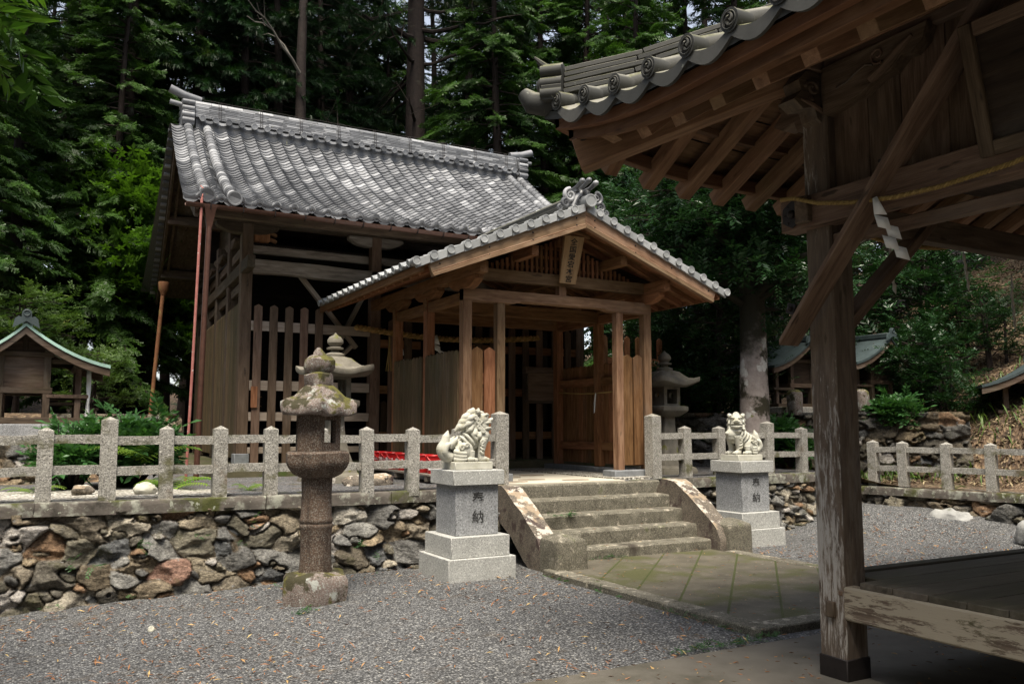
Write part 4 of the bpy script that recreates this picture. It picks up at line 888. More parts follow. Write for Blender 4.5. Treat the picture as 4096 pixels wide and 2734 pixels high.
cr = MB(); cr.tube([(7.93, 10.4+i*.2, 2.22-.05*math.sin(math.pi*i/11)) for i in range(12)], .012, 6)
tag(obj('fence_rope', cr.mesh('fence_rope', M['straw'])), 'thin straw rope strung along the inside of the right porch fence', 'rope')
for (y, lb, sl_) in ((11.45, 'folded white paper tied to the thin rope in front of the middle right post', .12), (10.75, 'greenish white folded paper tied to the thin rope nearer the front right post', -.1)):
    f_ = MB(); f_.prism([(-.012, 0), (.012, 0), (.03, -.15), (.012, -.32), (-.008, -.3)], lambda a, b, t: (t, a, b), 0, .004, 2); f_.tube([(0, 0, .02), (0, .0, -.3)], .003, 5)
    o = tag(obj('folded_paper', f_.mesh('folded_paper', M['white']), None, (7.9, y, 2.16)), lb, 'paper'); o.rotation_euler.x = sl_
# hall pickets behind the right wall, lit from beyond: wooden fence outside
of = thing('picket_fence', 'short picket fence seen above the right porch wall', 'fence', (9.6, 13.6, 1.0))
for i in range(6):
    p = MB(); x = i*.27; p.prism([(x-.065, 0), (x+.065, 0), (x+.065, 2.37), (x, 2.42), (x-.065, 2.37)], lambda a, b, t: (a, t, b), 0, -.03, 2); part('picket', p, M['cedar'], of, .004)
for z in (1.85, 1.0):
    q = MB(); q.box((-.1, .005, z), (1.5, .04, z+.14)); part('picket_rail', q, M['cedar'], of, .003)
# red fire buckets on a plank
pl = thing('pallet', 'low wooden plank stand under the red fire buckets', 'stand', (4.66, 11.6, .9))
for dx in (-.11, 0, .11):
    b_ = MB(); b_.box((dx-.05, -1.25, .075), (dx+.05, 1.25, .1), 1); part('board', b_, M['old_pale'], pl, .003)
for y in (-1.1, 0, 1.1):
    b_ = MB(); b_.box((-.15, y-.04, .0), (.15, y+.04, .074), 0); part('bearer', b_, M['old_pale'], pl, .003)
by_ = [10.55, 10.88, 11.22, 11.62, 12.02, 12.34, 12.68]
ordn = ['nearest', 'second nearest', 'third from the front', 'fourth from the front', 'fifth from the front', 'second from the back', 'rearmost']
def bucket_me():
    b_ = MB(); b_.lathe([(.09, 0), (.093, .005), (.115, .21), (.12, .225), (.128, .228), (.13, .24), (.126, .246), (.118, .244), (.112, .21), (.09, .012), (.002, .01)], n=32); return b_.mesh('bucket', M['bucket'])
bme = bucket_me(); hb = MB(); hb.tube([(.124*math.cos(a), -.03-.1*math.sin(a), .225-.1*math.sin(a)) for a in np.linspace(0, math.pi, 14)], .006, 7)
for sx in (-1, 1): hb.sphere((sx*.124, 0, .225), .016, 5)
hme = hb.mesh('handle', M['bucket'])
for y, od in zip(by_, ordn):
    bu = obj('fire_bucket', bme, None, (4.66, y, 1.001), R(rng.uniform(-15, 15))); tag(bu, 'red plastic fire bucket, %s in the row beside the left porch wall' % od, 'bucket', 'red fire buckets in a row'); obj('handle', hme, bu)
    lm = Matrix.Rotation(R(-57), 4, 'Z')
    M4 = lm @ Matrix.Translation((0, -.113, .14)) @ Matrix.Rotation(R(90), 4, 'X') @ Matrix.Rotation(R(0), 4, 'Y'); text('print', '消火用', .052, M['label'], M4, bu, .003)
    sq = MB(); sq.box((-.03, -.108, .05), (.03, -.102, .095)); sq.v = [tuple(lm@Vector(v)) for v in sq.v]; part('print_panel', sq, M['label'], bu)
# ================================================================== PAVILION (open wooden stage in the right foreground)
pav = thing('wooden_pavilion', 'dark open wooden pavilion with a raised floor and upswept tiled eaves in the right foreground', 'pavilion', (6.8, 1.7, 0)); AO = Vector((6.8, 1.7, 0))
def ap(name, mb, m='pav', bev=.006, parent=None, label=None):
    return part(name, mb, M[m], parent or pav, bev, loc=tuple(-AO) if parent is None else (0, 0, 0), label=label)
HX, HY = 2.19, 2.2; PW = .21
corn = [(6.8-HX+0, 1.7+HY), (6.8+HX, 1.7+HY), (6.8+HX, 1.7-HY), (6.8-HX, 1.7-HY)]
for i, (x, y) in enumerate(corn):
    p = MB(); n = 30; rows = []
    for q in range(n+1):
        z = lerp(.14, 3.98, q/n); c = .012; h = PW/2
        rows.append([(x+a, y+b, z) for a, b in ((-h+c,-h),(h-c,-h),(h,-h+c),(h,h-c),(h-c,h),(-h+c,h),(-h,h-c),(-h,-h+c))])
    p.strip(rows, True, 2, .5, False, True); po = ap('post', p, 'peel', 0, label='weathered post with pale flaking skin' if i == 0 else None)
    s_ = MB(); s_.box((x-PW/2-.006, y-PW/2-.006, -.1), (x+PW/2+.006, y+PW/2+.006, .155), 2); ap('post_shoe', s_, 'iron', .006)
x0, y0 = corn[0]; fx = x0-PW/2; fy = y0+PW/2; ny = y0-PW/2            # outer faces of the near-left post
pg = MB(); pg.box((fx-.025, y0-.035, .40), (fx+.02, y0+.03, .50), 2); ap('tenon_peg', pg, 'pav', .006)
pg = MB(); pg.box((fx-.006, y0-.09, .545), (fx+.02, y0-.06, .575), 2); ap('tenon_peg', pg, 'pav', .003)
# floor and its edge beams
fb = MB(); fb.beam((fx+.055, ny+.02, .50), (fx+.055, -.6, .50), .10, .21, tint=.6); ap('edge_beam', fb, 'beampeel', .012, label='edge beam with flaking pale paint')
fb = MB(); fb.beam((x0+.1, fy-.06, .50), (9.1, fy-.06, .50), .1, .2); ap('edge_beam', fb, 'pav', .01)
for i in range(20):
    ya = 3.93-.235*(i+1); p = MB(); p.box((fx+.02 if i else fx+.22, ya+.004, .605), (9.0, ya+.235, .645), 0); ap('floor_board', p, 'floor', .004)
eb = MB(); eb.box((x0+.11, 3.93, .6), (9.0, 4.03, .66), 0); ap('floor_edging', eb, 'floor', .006)
for x in (5.6, 6.8, 8.0):
    jb = MB(); jb.box((x-.06, -.5, .42), (x+.06, 3.8, .6), 1); ap('floor_joist', jb, 'dark')
lg = MB(); lg.beam((4.95, 2.55, .08), (8.6, 2.2, .08), .16, .17); ap('ground_sill', lg, 'pav', .02)
# penetrating tie beams, with a metal flower boss
def nuki(p, q, z0, z1, w=.11, m='pav', nm='tie_beam'):
    b_ = MB(); b_.beam((*p, (z0+z1)/2), (*q, (z0+z1)/2), w, z1-z0); return ap(nm, b_, m, .008)
nuki((fx-.012, y0+.24), (fx-.012, -.7), 2.935, 3.15, .15); nuki((x0-.24, y0+.02), (9.2, y0+.02), 2.96, 3.14, .11)
nuki((fx+.05, y0-.1), (fx+.05, -.7), 2.80, 2.88, .06, 'pav')
bo = MB(); bo.prism([(.095*math.cos(a)*(1 if k % 2 else .9), .095*math.sin(a)*(1 if k % 2 else .9)) for k, a in enumerate([2*math.pi*k/12 for k in range(12)])], lambda a, b, t: (fx-.088-t, y0+.13+a, 3.045+b), 0, .008, 2); bo.sphere((fx-.1, y0+.13, 3.045), .03, 6)
for k in range(6): bo.sphere((fx-.097, y0+.13+.065*math.cos(k*1.047), 3.045+.065*math.sin(k*1.047)), .008, 4)
ap('metal_boss', bo, 'iron', .002)
# braces
b_ = MB(); b_.beam((fx-.125, 4.2, 2.17), (fx-.125, 2.45, 4.06), .065, .185, (1, 0, 0)); b_.v = [(v[0], min(v[1], 4.07), v[2]) for v in b_.v]; ap('brace', b_, 'pav', .006)
bp = MB(); bp.box((fx-.172, 3.965, 2.355), (fx-.156, 4.035, 2.425)); bp.sphere((fx-.175, 4.0, 2.39), .02, 6); bp.v = [tuple(Matrix.Translation((fx-.16, 4.0, 2.39))@Matrix.Rotation(R(20), 4, 'X')@Matrix.Translation((-fx+.16, -4.0, -2.39))@Vector(v)) for v in bp.v]; ap('bolt_plate', bp, 'iron', .002)
for (yy, zz) in ((4.09, 2.34), (4.07, 2.235), (3.9, 2.46), (3.28, 3.2)):
    kn = MB(); kn.sphere((fx-.157, yy, zz), (.004, .015, .012), 6); ap('bolt_head', kn, 'iron', 0)
b_ = MB(); b_.beam((4.62, y0+.0, 2.2), (5.66, y0+.0, 3.1), .07, .15, (0, 1, 0)); ap('brace', b_, 'pav', .006)
# plank wall between tie beam and eave beam on the left side, and a second ceiling-high wall inside
yy = ny; k = 0
while yy > -.6:
    w_ = [.27, .24, .31, .26, .33][k % 5]; p = MB(); p.box((fx+.075, yy-w_+.004, 3.14), (fx+.1, yy, 4.1), 2, [.55, .35, .7, .45, .3][k % 5]); ap('wall_plank', p, 'pav', .004); yy -= w_; k += 1
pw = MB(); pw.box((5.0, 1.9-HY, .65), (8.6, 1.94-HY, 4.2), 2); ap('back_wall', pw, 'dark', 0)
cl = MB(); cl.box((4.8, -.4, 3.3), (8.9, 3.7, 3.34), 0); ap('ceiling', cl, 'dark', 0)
# eave beams, carved noses and bracket
for (p, q) in (((x0, y0+.45), (x0, -.8)), ((x0-.45, y0), (9.3, y0))):
    b_ = MB(); b_.beam((*p, 4.09), (*q, 4.09), .17, .2); ap('eave_beam', b_, 'pav', .008)
nz = MB()
pr = [(0, 3.98), (.16, 3.98), (.22, 3.9), (.2, 3.83), (.26, 3.76), (.19, 3.71), (.1, 3.74), (.08, 3.66), (0, 3.62)]
nz.prism(pr, lambda a, b, t: (x0-.05-a*1.2, y0+t, b), -.07, .07, 0); nz.prism(pr, lambda a, b, t: (x0+t, y0+.08+a*1.2, b), -.07, .07, 1)
nz.tube(spiral((.12, 3.86), .055, 1.3, lambda a, b: (x0-.05-a*1.2, y0-.078, b), 20), .012, 6); nz.sphere((x0-.2, y0-.07, 3.79), .022, 6)
nz.tube([(x0-.1, y0-.075, 3.72), (x0-.2, y0-.08, 3.75), (x0-.3, y0-.07, 3.77)], [.02, .018, .01], 6); rough(nz, .006, 20)
ap('carved_nose', nz, 'pav', .01)
bk = MB(); pr = [(0, 4.0), (.78, 4.0), (.74, 3.9), (.66, 3.85), (.6, 3.86), (.52, 3.79), (.42, 3.78), (.3, 3.72), (0, 3.68)]
bk.prism(pr, lambda a, b, t: (fx+.02+t, ny-a, b), -.05, .05, 1); sx_ = fx-.034
bk.tube(spiral((.44, 3.92), .06, 1.2, lambda a, b: (sx_, ny-a, b), 22, -1, R(-60)), .009, 6); bk.tube([(sx_, ny-.12, 3.82), (sx_, ny-.2, 3.83), (sx_, ny-.28, 3.87), (sx_, ny-.35, 3.89), (sx_, ny-.4, 3.87)], .009, 6)
bk.tube([(sx_, ny-.38, 3.78), (sx_, ny-.5, 3.83), (sx_, ny-.58, 3.89), (sx_, ny-.68, 3.95)], [.03, .035, .03, .015], 8)
ap('carved_bracket', bk, 'pav', .008)
# framed tablet on the wall
ft = thing('framed_tablet', 'large wooden framed tablet leaning out from the pavilion wall at the top right', 'frame', (4.4, 2.2, 3.05))
tm_ = Matrix.Rotation(R(-12), 4, 'Y')
f_ = MB()
for (a, b) in (((-.03, .40, 0), (.03, .48, .72)), ((-.03, -.48, 0), (.03, -.40, .72)), ((-.03, -.4, .64), (.03, .4, .72)), ((-.03, -.4, 0), (.03, .4, .08))): f_.box(a, b)
f_.v = [tuple(tm_@Vector(v)) for v in f_.v]; part('frame', f_, M['pav'], ft, .008)
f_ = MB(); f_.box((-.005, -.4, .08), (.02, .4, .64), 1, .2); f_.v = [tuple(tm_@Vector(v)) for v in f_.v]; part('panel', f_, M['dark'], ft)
# roof: hipped, concave, upswept corners
EX = 3.585
def eave_up(d): return .22*max(0, 1-d/1.5)**2.2                       # rise of the eave near a corner, d = distance from it
def proof_pt(side, s, k, dz=0):
    """side 0:-X 1:+Y 2:+X 3:-Y; s -1..1 along the eave, k 1 at the eave .. 0 at the top"""
    a = s*k*EX; d = (1-abs(s))*EX; z = 3.715+eave_up(d)*k**6+(1-k)*1.35*(.72+.28*(1-k))*1.35+dz
    d_ = k*EX
    return [(6.8-d_, 1.7+a, z), (6.8+a, 1.7+d_, z), (6.8+d_, 1.7-a, z), (6.8-a, 1.7-d_, z)][side]
sh = MB()
for sd_ in range(4): sh.strip([[proof_pt(sd_, s, k, .03) for s in np.linspace(-1, 1, 41)] for k in np.linspace(1, .02, 16)], axis=0)
for sd_ in range(4): sh.strip([[proof_pt(sd_, s, 1, .03) for s in np.linspace(-1, 1, 41)], [proof_pt(sd_, s, 1, -.03) for s in np.linspace(-1, 1, 41)]], axis=0)
prf = ap('roof', sh, 'tile_old', 0)
sf = MB()
for sd_ in (0, 1, 2, 3):
    ks = np.linspace(.985, .3, 9)
    for ka, kb_ in zip(ks[:-1], ks[1:]):
        tn = rng.random(); sf.strip([[proof_pt(sd_, s, ka, -.035) for s in np.linspace(-1, 1, 31)], [proof_pt(sd_, s, kb_+.004, -.035-.0) for s in np.linspace(-1, 1, 31)]], axis=1 if sd_ % 2 == 0 else 0, tint=tn)
part('soffit', sf, M['pav_tan'], prf)
def sweep(pts, w, h, inward, m, nm, dz, tint=None):
    mb = MB(); rows = []
    for p in pts:
        p = Vector(p); q = p+inward*w; rows.append([(p.x, p.y, p.z+dz), (q.x, q.y, q.z+dz), (q.x, q.y, q.z+dz-h), (p.x, p.y, p.z+dz-h)])
    mb.strip(rows, True, pts[-1] and (Vector(pts[-1])-Vector(pts[0])), tint, False, True); part(nm, mb, M[m], prf, .004)
INW = [Vector((1, 0, 0)), Vector((0, -1, 0))]
for sd_ in (0, 1):
    ss = np.linspace(-1, 1, 41)
    sweep([proof_pt(sd_, s, .985) for s in ss], .06, .085, INW[sd_], 'pav_red', 'eave_board', -.03, .7)
    sweep([proof_pt(sd_, s, .965) for s in ss], .07, .10, INW[sd_], 'pav_red', 'eave_board', -.11, .4)
    # rafters
    for q in np.arange(-3.1, 3.3, .37):
        s = q/EX; a = Vector(proof_pt(sd_, s, .945 if sd_ == 0 else .985, -.25)); k2 = max(.36, abs(s)+.04); b = Vector(proof_pt(sd_, s/k2*1 if abs(s/k2) <= 1 else 1, k2, -.12))
        b = Vector(((a.x, b.y, b.z) if sd_ == 1 else (b.x, a.y, b.z)))
        r_ = MB(); r_.beam(a, b, .11, .115); part('rafter', r_, M['pav_tan'], prf, .004)
    for k in (.86, .74, .62):
        pts = [Vector(proof_pt(sd_, s, k, -.075)) for s in np.linspace(-.95, .95, 9)]
        sweep([tuple(p) for p in pts], .06, .05, INW[sd_], 'pav_red', 'batten', 0, .3)
    # eave tiles: round ends with comma crests, curved face tiles, barrel rows
    rr = np.random.default_rng(3+sd_); out = -INW[sd_]; qs = np.arange(-3.28, 3.5, .355); qs = 3.50-.12-np.arange(0, 19)*.355
    if sd_ == 1: qs = -qs
    for i, q in enumerate(qs):
        s = q/EX; c = Vector(proof_pt(sd_, s, 1, .10))+out*.03
        d_ = MB(); disc(d_, c, .069, out+Vector((0, 0, -.06)), .12, 26)
        nrm = out; u = Vector((0, 0, 1)); w_ = nrm.cross(u)
        if sd_ == 0:
            d_.tube([c+nrm*.002+(u*math.cos(a)+w_*math.sin(a))*.05 for a in np.linspace(0, 2*math.pi, 22)], .004, 5)
            for k in range(3):
                a0 = k*2.094; pts = [c+nrm*.002+(u*math.cos(a0+t*2.2)+w_*math.sin(a0+t*2.2))*(.013+.03*t) for t in np.linspace(0, 1, 9)]
                d_.tube(pts, [.014*(1-t*.8) for t in np.linspace(0, 1, 9)], 6)
        part('eave_end_tile', d_, M['tile_old'], prf)
        bt = MB(); pts = [Vector(proof_pt(sd_, s/k if abs(s/k) <= 1 else math.copysign(1, s), k, .085)) for k in np.linspace(1, max(abs(s), .45), 8)]
        pts = [Vector((p.x, c.y, p.z)) if sd_ == 0 else Vector((c.x, p.y, p.z)) for p in pts]
        if (pts[-1]-pts[0]).length > .1: bt.tube(pts, .062, 10); part('barrel_row', bt, M['tile_old'], prf)
        if i < len(qs)-1:
            ft_ = MB(); rows = []; s2 = qs[i+1]/EX
            for k in range(11):
                t = k/10; p = Vector(proof_pt(sd_, lerp(s, s2, t), 1, .075))+out*.015; dp_ = .055*math.sin(math.pi*t)
                rows.append([p+Vector((0, 0, -dp_))-out*.3+Vector((0, 0, .12)), p+Vector((0, 0, -dp_)), p+out*.004+Vector((0, 0, -dp_-.062-.03*math.sin(math.pi*t))), p-out*.02+Vector((0, 0, -dp_-.062-.03*math.sin(math.pi*t)))])
            ft_.strip(rows, False, 0, None, True); part('eave_face_tile', ft_, M['tile_old'], prf)
# corner: upturned corner tile, hip ridge with end ornament, hip rafter
ct = MB(); C0 = Vector(proof_pt(0, 1, 1, 0)); dg = Vector((-1, 1, 0)).normalized()
ct.tube([C0-dg*.28+Vector((0, 0, .13)), C0+Vector((0, 0, .08)), C0+dg*.10+Vector((0, 0, .11)), C0+dg*.17+Vector((0, 0, .19))], [.085, .09, .085, .05], 12)
part('corner_tile', ct, M['tile_old'], prf)
hr = MB(); ru = np.random.default_rng(8)
for lv in range(5):
    t = .12
    while t < 2.6:
        L = .42*ru.uniform(.85, 1.15); ks = [1-(t+e)/3.62 for e in (0, L-.006)]; pp_ = [Vector(proof_pt(0, 1, k, .10+lv*.046+.02)) for k in ks]
        hr.beam(pp_[0], pp_[1], .26-.02*lv+ru.normal(0, .006), .036, tint=ru.random()); t += L
part('hip_ridge', hr, M['tile_old'], prf, .004)
on = MB(); c = Vector(proof_pt(0, 1, 1-.10/3.62, .06)); sdv = Vector((1, 1, 0)).normalized()
pr = [(-.15, 0), (-.17, .1), (-.14, .15), (-.15, .24), (-.1, .29), (.1, .29), (.15, .24), (.14, .15), (.17, .1), (.15, 0)]
on.prism(pr, lambda a, b, t: tuple(c+sdv*a+Vector((0, 0, b))+dg*t), -.02, .13, 2, .6)
for e_ in (-1, 1):
    for z in (.05, .13, .22): on.tube([c+sdv*(e_*.13)+dg*-.02+Vector((0, 0, z)), c+sdv*(e_*.13)+dg*.14+Vector((0, 0, z))], .045, 10)
    on.tube(spiral((e_*.07, .1), .06, 1.3, lambda a, b: c+sdv*a+dg*.14+Vector((0, 0, b)), 18, e_), .018, 6)
on.sphere(c+dg*.15+Vector((0, 0, .17)), .06, 7)
for e_ in (-1, 0, 1): on.tube([c+sdv*e_*.06+dg*.1+Vector((0, 0, .27)), c+sdv*e_*.09+dg*.2+Vector((0, 0, .36))], [.03, .01], 6)
part('ridge_end_ornament', on, M['tile_old'], prf, .008)
hp = MB(); a = C0+(-dg)*.25+Vector((0, 0, -.345)); b = C0+(-dg)*2.6+Vector((0, 0, .38)); hp.beam(a, b, .16, .23); part('hip_rafter', hp, M['pav_tan'], prf, .006)
cp = MB(); a = C0+(-dg)*.23+Vector((0, 0, -.215)); cp.beam(a, a+Vector((.22, .0, -.02)), .02, .05); cp.beam(a, a+Vector((-.02, -.22, -.02)), .02, .05); part('rafter_cap', cp, M['iron'], prf)
# straw ropes with paper streamers round the pavilion
RX = fx-.16
r1 = [(RX, y, z) for y, z in ((4.06, 3.145), (3.95, 3.13), (3.75, 3.05), (3.5, 2.995), (3.2, 2.955), (2.9, 2.945), (2.5, 2.965), (2.1, 3.03), (1.6, 3.1), (1.0, 3.12), (.4, 3.0))]
rr_ = twist_rope(r1, .0135, 3, 62); tag(obj('straw_rope', rr_.mesh('straw_rope', M['straw'])), 'thin golden straw rope strung along the near face of the pavilion tie beam', 'rope')
r2 = [(x, fy+.10, 3.12-.14*math.sin(math.pi*(x-4.7)/2.0)) for x in np.linspace(4.7, 6.7, 14)]
rr_ = twist_rope(r2, .017, 3, 40); tag(obj('straw_rope', rr_.mesh('straw_rope', M['straw'])), 'shaded straw rope strung along the far side of the pavilion', 'rope')
G2 = 'white paper streamers on the pavilion ropes'
streamer('paper_streamer', 'largest white zigzag paper streamer, hanging from the golden rope in front of the second brace', (RX-.01, 3.28, 2.86), R(-50), .88, G2, R(-8))
streamer('paper_streamer', 'greyish paper streamer on the far rope, partly behind the largest streamer', (5.52, fy+.1, 2.87), R(10), .8, G2)
streamer('paper_streamer', 'grey zigzag paper streamer on the far rope against the dark leaves', (6.42, fy+.1, 3.0), R(15), .95, G2, R(-8))
streamer('paper_streamer', 'pale paper streamer cut by the right edge of the picture', (7.05, fy+.1, 2.75), R(15), 1.0, G2)
# ================================================================== STONE LANTERNS
def cutdisp(mb, amp, sc, seed=0): rough(mb, amp, sc, 4, seed); return mb
L1 = thing('stone_lantern', 'reddish brown old stone lantern with a mossy six-sided cap standing on the gravel', 'stone lantern', (2.40, 8.25, -.05))
def hexl(prof, n=48, rot=0, k=0): # six-sided lathe
    mb = MB(); rows = []
    for r, z in prof:
        ring = []
        for i in range(n):
            a = 2*math.pi*i/n+rot; q = (a-rot) % (math.pi/3)-math.pi/6; ring.append((r*math.cos(math.pi/6)/math.cos(q), a, z))
        rows.append([(rr*math.cos(a), rr*math.sin(a), z) for rr, a, z in ring])
    mb.strip(rows, True, 2, .5, True, True); return mb
hr_ = R(18)
b_ = hexl([(.3, -.15), (.33, -.05), (.345, .05), (.345, .15), (.34, .225), (.315, .262), (.22, .28), (.1, .29), (.01, .29)], 60, hr_); cutdisp(b_, .028, 5, 1)
part('base', b_, M['lantern_top'], L1)
b_ = MB(); b_.lathe([(.16, .26), (.158, .3), (.15, .4), (.148, .6), (.152, .68), (.158, .7), (.16, .715), (.158, .73), (.15, .74), (.158, .755), (.16, .77), (.156, .785), (.148, .8), (.146, 1.0), (.15, 1.19), (.15, 1.22)], n=40); cutdisp(b_, .008, 8, 2); part('shaft', b_, M['lantern'], L1)
b_ = hexl([(.145, 1.17), (.18, 1.175), (.25, 1.21), (.3, 1.27), (.325, 1.32), (.335, 1.34), (.338, 1.41), (.32, 1.425), (.26, 1.43), (.05, 1.43)], 60, hr_)
for i, v in enumerate(b_.v):
    x, y, z = v; 
    if z < 1.335: a = math.atan2(y, x); f = 1+.05*abs(math.cos(a*6)); b_.v[i] = (x*f, y*f, z)
cutdisp(b_, .014, 7, 3); part('bowl', b_, M['lantern'], L1)
# fire box with real openings
fbx = MB(); rr, rh = .235, .0; hs = [hr_+i*math.pi/3 for i in range(6)]; cs = [(rr*math.cos(a), rr*math.sin(a)) for a in hs]
hs = [a_+math.pi/3 for a_ in hs]; cs = [(rr*math.cos(a), rr*math.sin(a)) for a in hs]; z0, z1 = 1.42, 1.80
for i in range(6):
    A = Vector((*cs[i], 0)); B = Vector((*cs[(i+1) % 6], 0)); d = B-A; n_ = Vector((d.y, -d.x, 0)).normalized(); th = .06
    def seg(u0, u1, za, zb): 
        q = [A+d*u0, A+d*u1]; iv = [q[0]-n_*th, q[1]-n_*th]; m_ = 6
        us = np.linspace(0, 1, m_); zs = np.linspace(za, zb, m_)
        fbx.strip([[tuple((q[0].lerp(q[1], u)).to_2d())+(z,) for u in us] for z in zs], False, 2, .5, True)
        fbx.strip([[tuple((iv[0].lerp(iv[1], u)).to_2d())+(z,) for u in us[::-1]] for z in zs], False, 2, .5, True)
        for e in ((za, 1), (zb, -1)): fbx.add([(*q[0].to_2d(), e[0]), (*q[1].to_2d(), e[0]), (*iv[1].to_2d(), e[0]), (*iv[0].to_2d(), e[0])], [(3,2,1,0)[::e[1]]], 2, .5)
        for u in (0, 1): fbx.add([(*q[u].to_2d(), za), (*q[u].to_2d(), zb), (*iv[u].to_2d(), zb), (*iv[u].to_2d(), za)], [(0,1,2,3)[::(1 if u == 0 else -1)]], 2, .5)
    if i % 2 == 1: seg(0, 1, z0, z0+.09); seg(0, .22, z0+.09, z1-.07); seg(.78, 1, z0+.09, z1-.07); seg(0, 1, z1-.07, z1)
    else: seg(0, 1, z0, z1)
cutdisp(fbx, .006, 9, 4); part('fire_box', fbx, M['lantern'], L1)
cap = hexl([(.02, 1.775), (.3, 1.78), (.39, 1.785), (.4, 1.8), (.395, 1.85), (.36, 1.89), (.28, 1.95), (.2, 2.03), (.15, 2.07), (.11, 2.08)], 72, hr_)
for i, v in enumerate(cap.v):
    x, y, z = v; a = math.atan2(y, x)-hr_; q = abs(((a+math.pi/6) % (math.pi/3))-math.pi/6); r = math.hypot(x, y)
    f = max(0, 1-q/.17)*sstep(np.float64(r), .25, .42); cap.v[i] = (x*(1+.06*f), y*(1+.06*f), z+.035*f*(1 if z < 1.8 else 1.8))
cutdisp(cap, .032, 7, 5); part('cap', cap, M['lantern_top'], L1)
kn = MB(); kn.lathe([(.115, 2.04), (.135, 2.06), (.138, 2.17), (.12, 2.185), (.1, 2.19), (.125, 2.21), (.145, 2.25), (.142, 2.32), (.11, 2.36), (.065, 2.375), (.05, 2.41), (.015, 2.46)], n=32); cutdisp(kn, .03, 8, 6); part('finial', kn, M['lantern_top'], L1)
def kasuga(label, loc, s=1.0, rot=0):
    t = thing('stone_lantern', label, 'stone lantern', loc, rot)
    def sqr(pr, n=40, ex=8): 
        mb = MB(); mb.lathe(pr, (0, 0, 0), n, R(0), .5, True, ex); return mb
    b_ = sqr([(.42*s, -.1), (.42*s, .05), (.40*s, .1), (.3*s, .14), (.2*s, .16)]); cutdisp(b_, .012, 6, 3); part('base', b_, M['lantern2'], t)
    pr = [(.30*s, .12)]+[((.125+.17*(1-q)**2.2)*s, (.15+.85*q)*s) for q in np.linspace(0, 1, 12)]
    b_ = sqr(pr); cutdisp(b_, .007, 8, 4); part('shaft', b_, M['lantern2'], t)
    b_ = sqr([(.13*s, .98*s), (.2*s, 1.0*s), (.3*s, 1.08*s), (.31*s, 1.10*s), (.31*s, 1.16*s), (.25*s, 1.18*s), (.05, 1.18*s)]); cutdisp(b_, .007, 8, 5); part('bowl', b_, M['lantern2'], t)
    fb = MB(); h = .185*s
    for i in range(4):
        a = i*math.pi/2; c_, s__ = math.cos(a), math.sin(a)
        def f(u, z, d): return (c_*(h-d)-s__*u, s__*(h-d)+c_*u, z)
        zz0, zz1 = 1.17*s, 1.52*s
        if i % 2 == 1:
            for (u0, u1, za, zb) in ((-h, -h*.62, zz0, zz1), (h*.62, h, zz0, zz1), (-h*.62, h*.62, zz0, zz0+.04), (-h*.62, h*.62, zz1-.05, zz1)):
                fb.add([f(u, z, d) for d in (0, .05) for (u, z) in ((u0, za), (u1, za), (u1, zb), (u0, zb))], [(0,1,2,3),(7,6,5,4),(4,5,1,0),(5,6,2,1),(6,7,3,2),(7,4,0,3)], 2, .5)
        else:  # plate with a round window
            n = 20; ci = [(.05*s*math.cos(q), .05*s*math.sin(q)+(zz0+zz1)/2+.02) for q in [2*math.pi*k/n for k in range(n)]]
            sqp = []
            for (x, z) in ci:
                dx, dz = x, z-(zz0+zz1)/2-.02; k = min(h/abs(dx) if abs(dx) > 1e-6 else 9, ((zz1-zz0)/2)/abs(dz) if abs(dz) > 1e-6 else 9); sqp.append((dx*k, min(max(dz*k+(zz0+zz1)/2, zz0), zz1)))
            fb.strip([[f(*p, 0) for p in sqp], [f(*p, 0) for p in ci], [f(*p, .05) for p in ci], [f(*p, .05) for p in sqp]], True, 2, .5, False)
    cutdisp(fb, .004, 9, 6); part('fire_box', fb, M['lantern2'], t)
    cp = MB(); rows = []; n = 48
    for (r, z, k) in ((.05, 1.5, 0), (.3, 1.51, 0), (.47, 1.53, 1), (.48, 1.56, 1.2), (.475, 1.6, 1.2), (.4, 1.625, .5), (.32, 1.66, .2), (.26, 1.72, 0), (.2, 1.775, 0), (.12, 1.80, 0), (.05, 1.8, 0)):
        ring = []
        for i in range(n):
            a = 2*math.pi*i/n; ca, sa = math.cos(a), math.sin(a); rr = r*s/(abs(ca)**7+abs(sa)**7)**(1/7); co = (abs(math.sin(2*a)))**3
            ring.append((rr*ca, rr*sa, (z+.07*k*co)*s))
        rows.append(ring)
    cp.strip(rows, True, 2, .5, True, True); cutdisp(cp, .006, 7, 7); part('cap', cp, M['lantern2'], t)
    kn = MB(); kn.lathe([(a*s, b*s) for a, b in ((.14, 1.78), (.145, 1.83), (.11, 1.85), (.06, 1.87), (.06, 1.9), (.12, 1.905), (.125, 1.93), (.07, 1.945), (.08, 1.96), (.115, 2.0), (.115, 2.04), (.08, 2.09), (.03, 2.12), (.01, 2.15))], n=28); cutdisp(kn, .006, 10, 8); part('finial', kn, M['lantern2'], t)
kasuga('grey stone lantern with a curled square cap, on the terrace behind the mossy lantern', (3.56, 11.5, .86), .96, R(2))
kasuga('grey stone lantern with a curled square cap, right of the porch behind the fence', (8.97, 11.0, .87), .93, R(2))
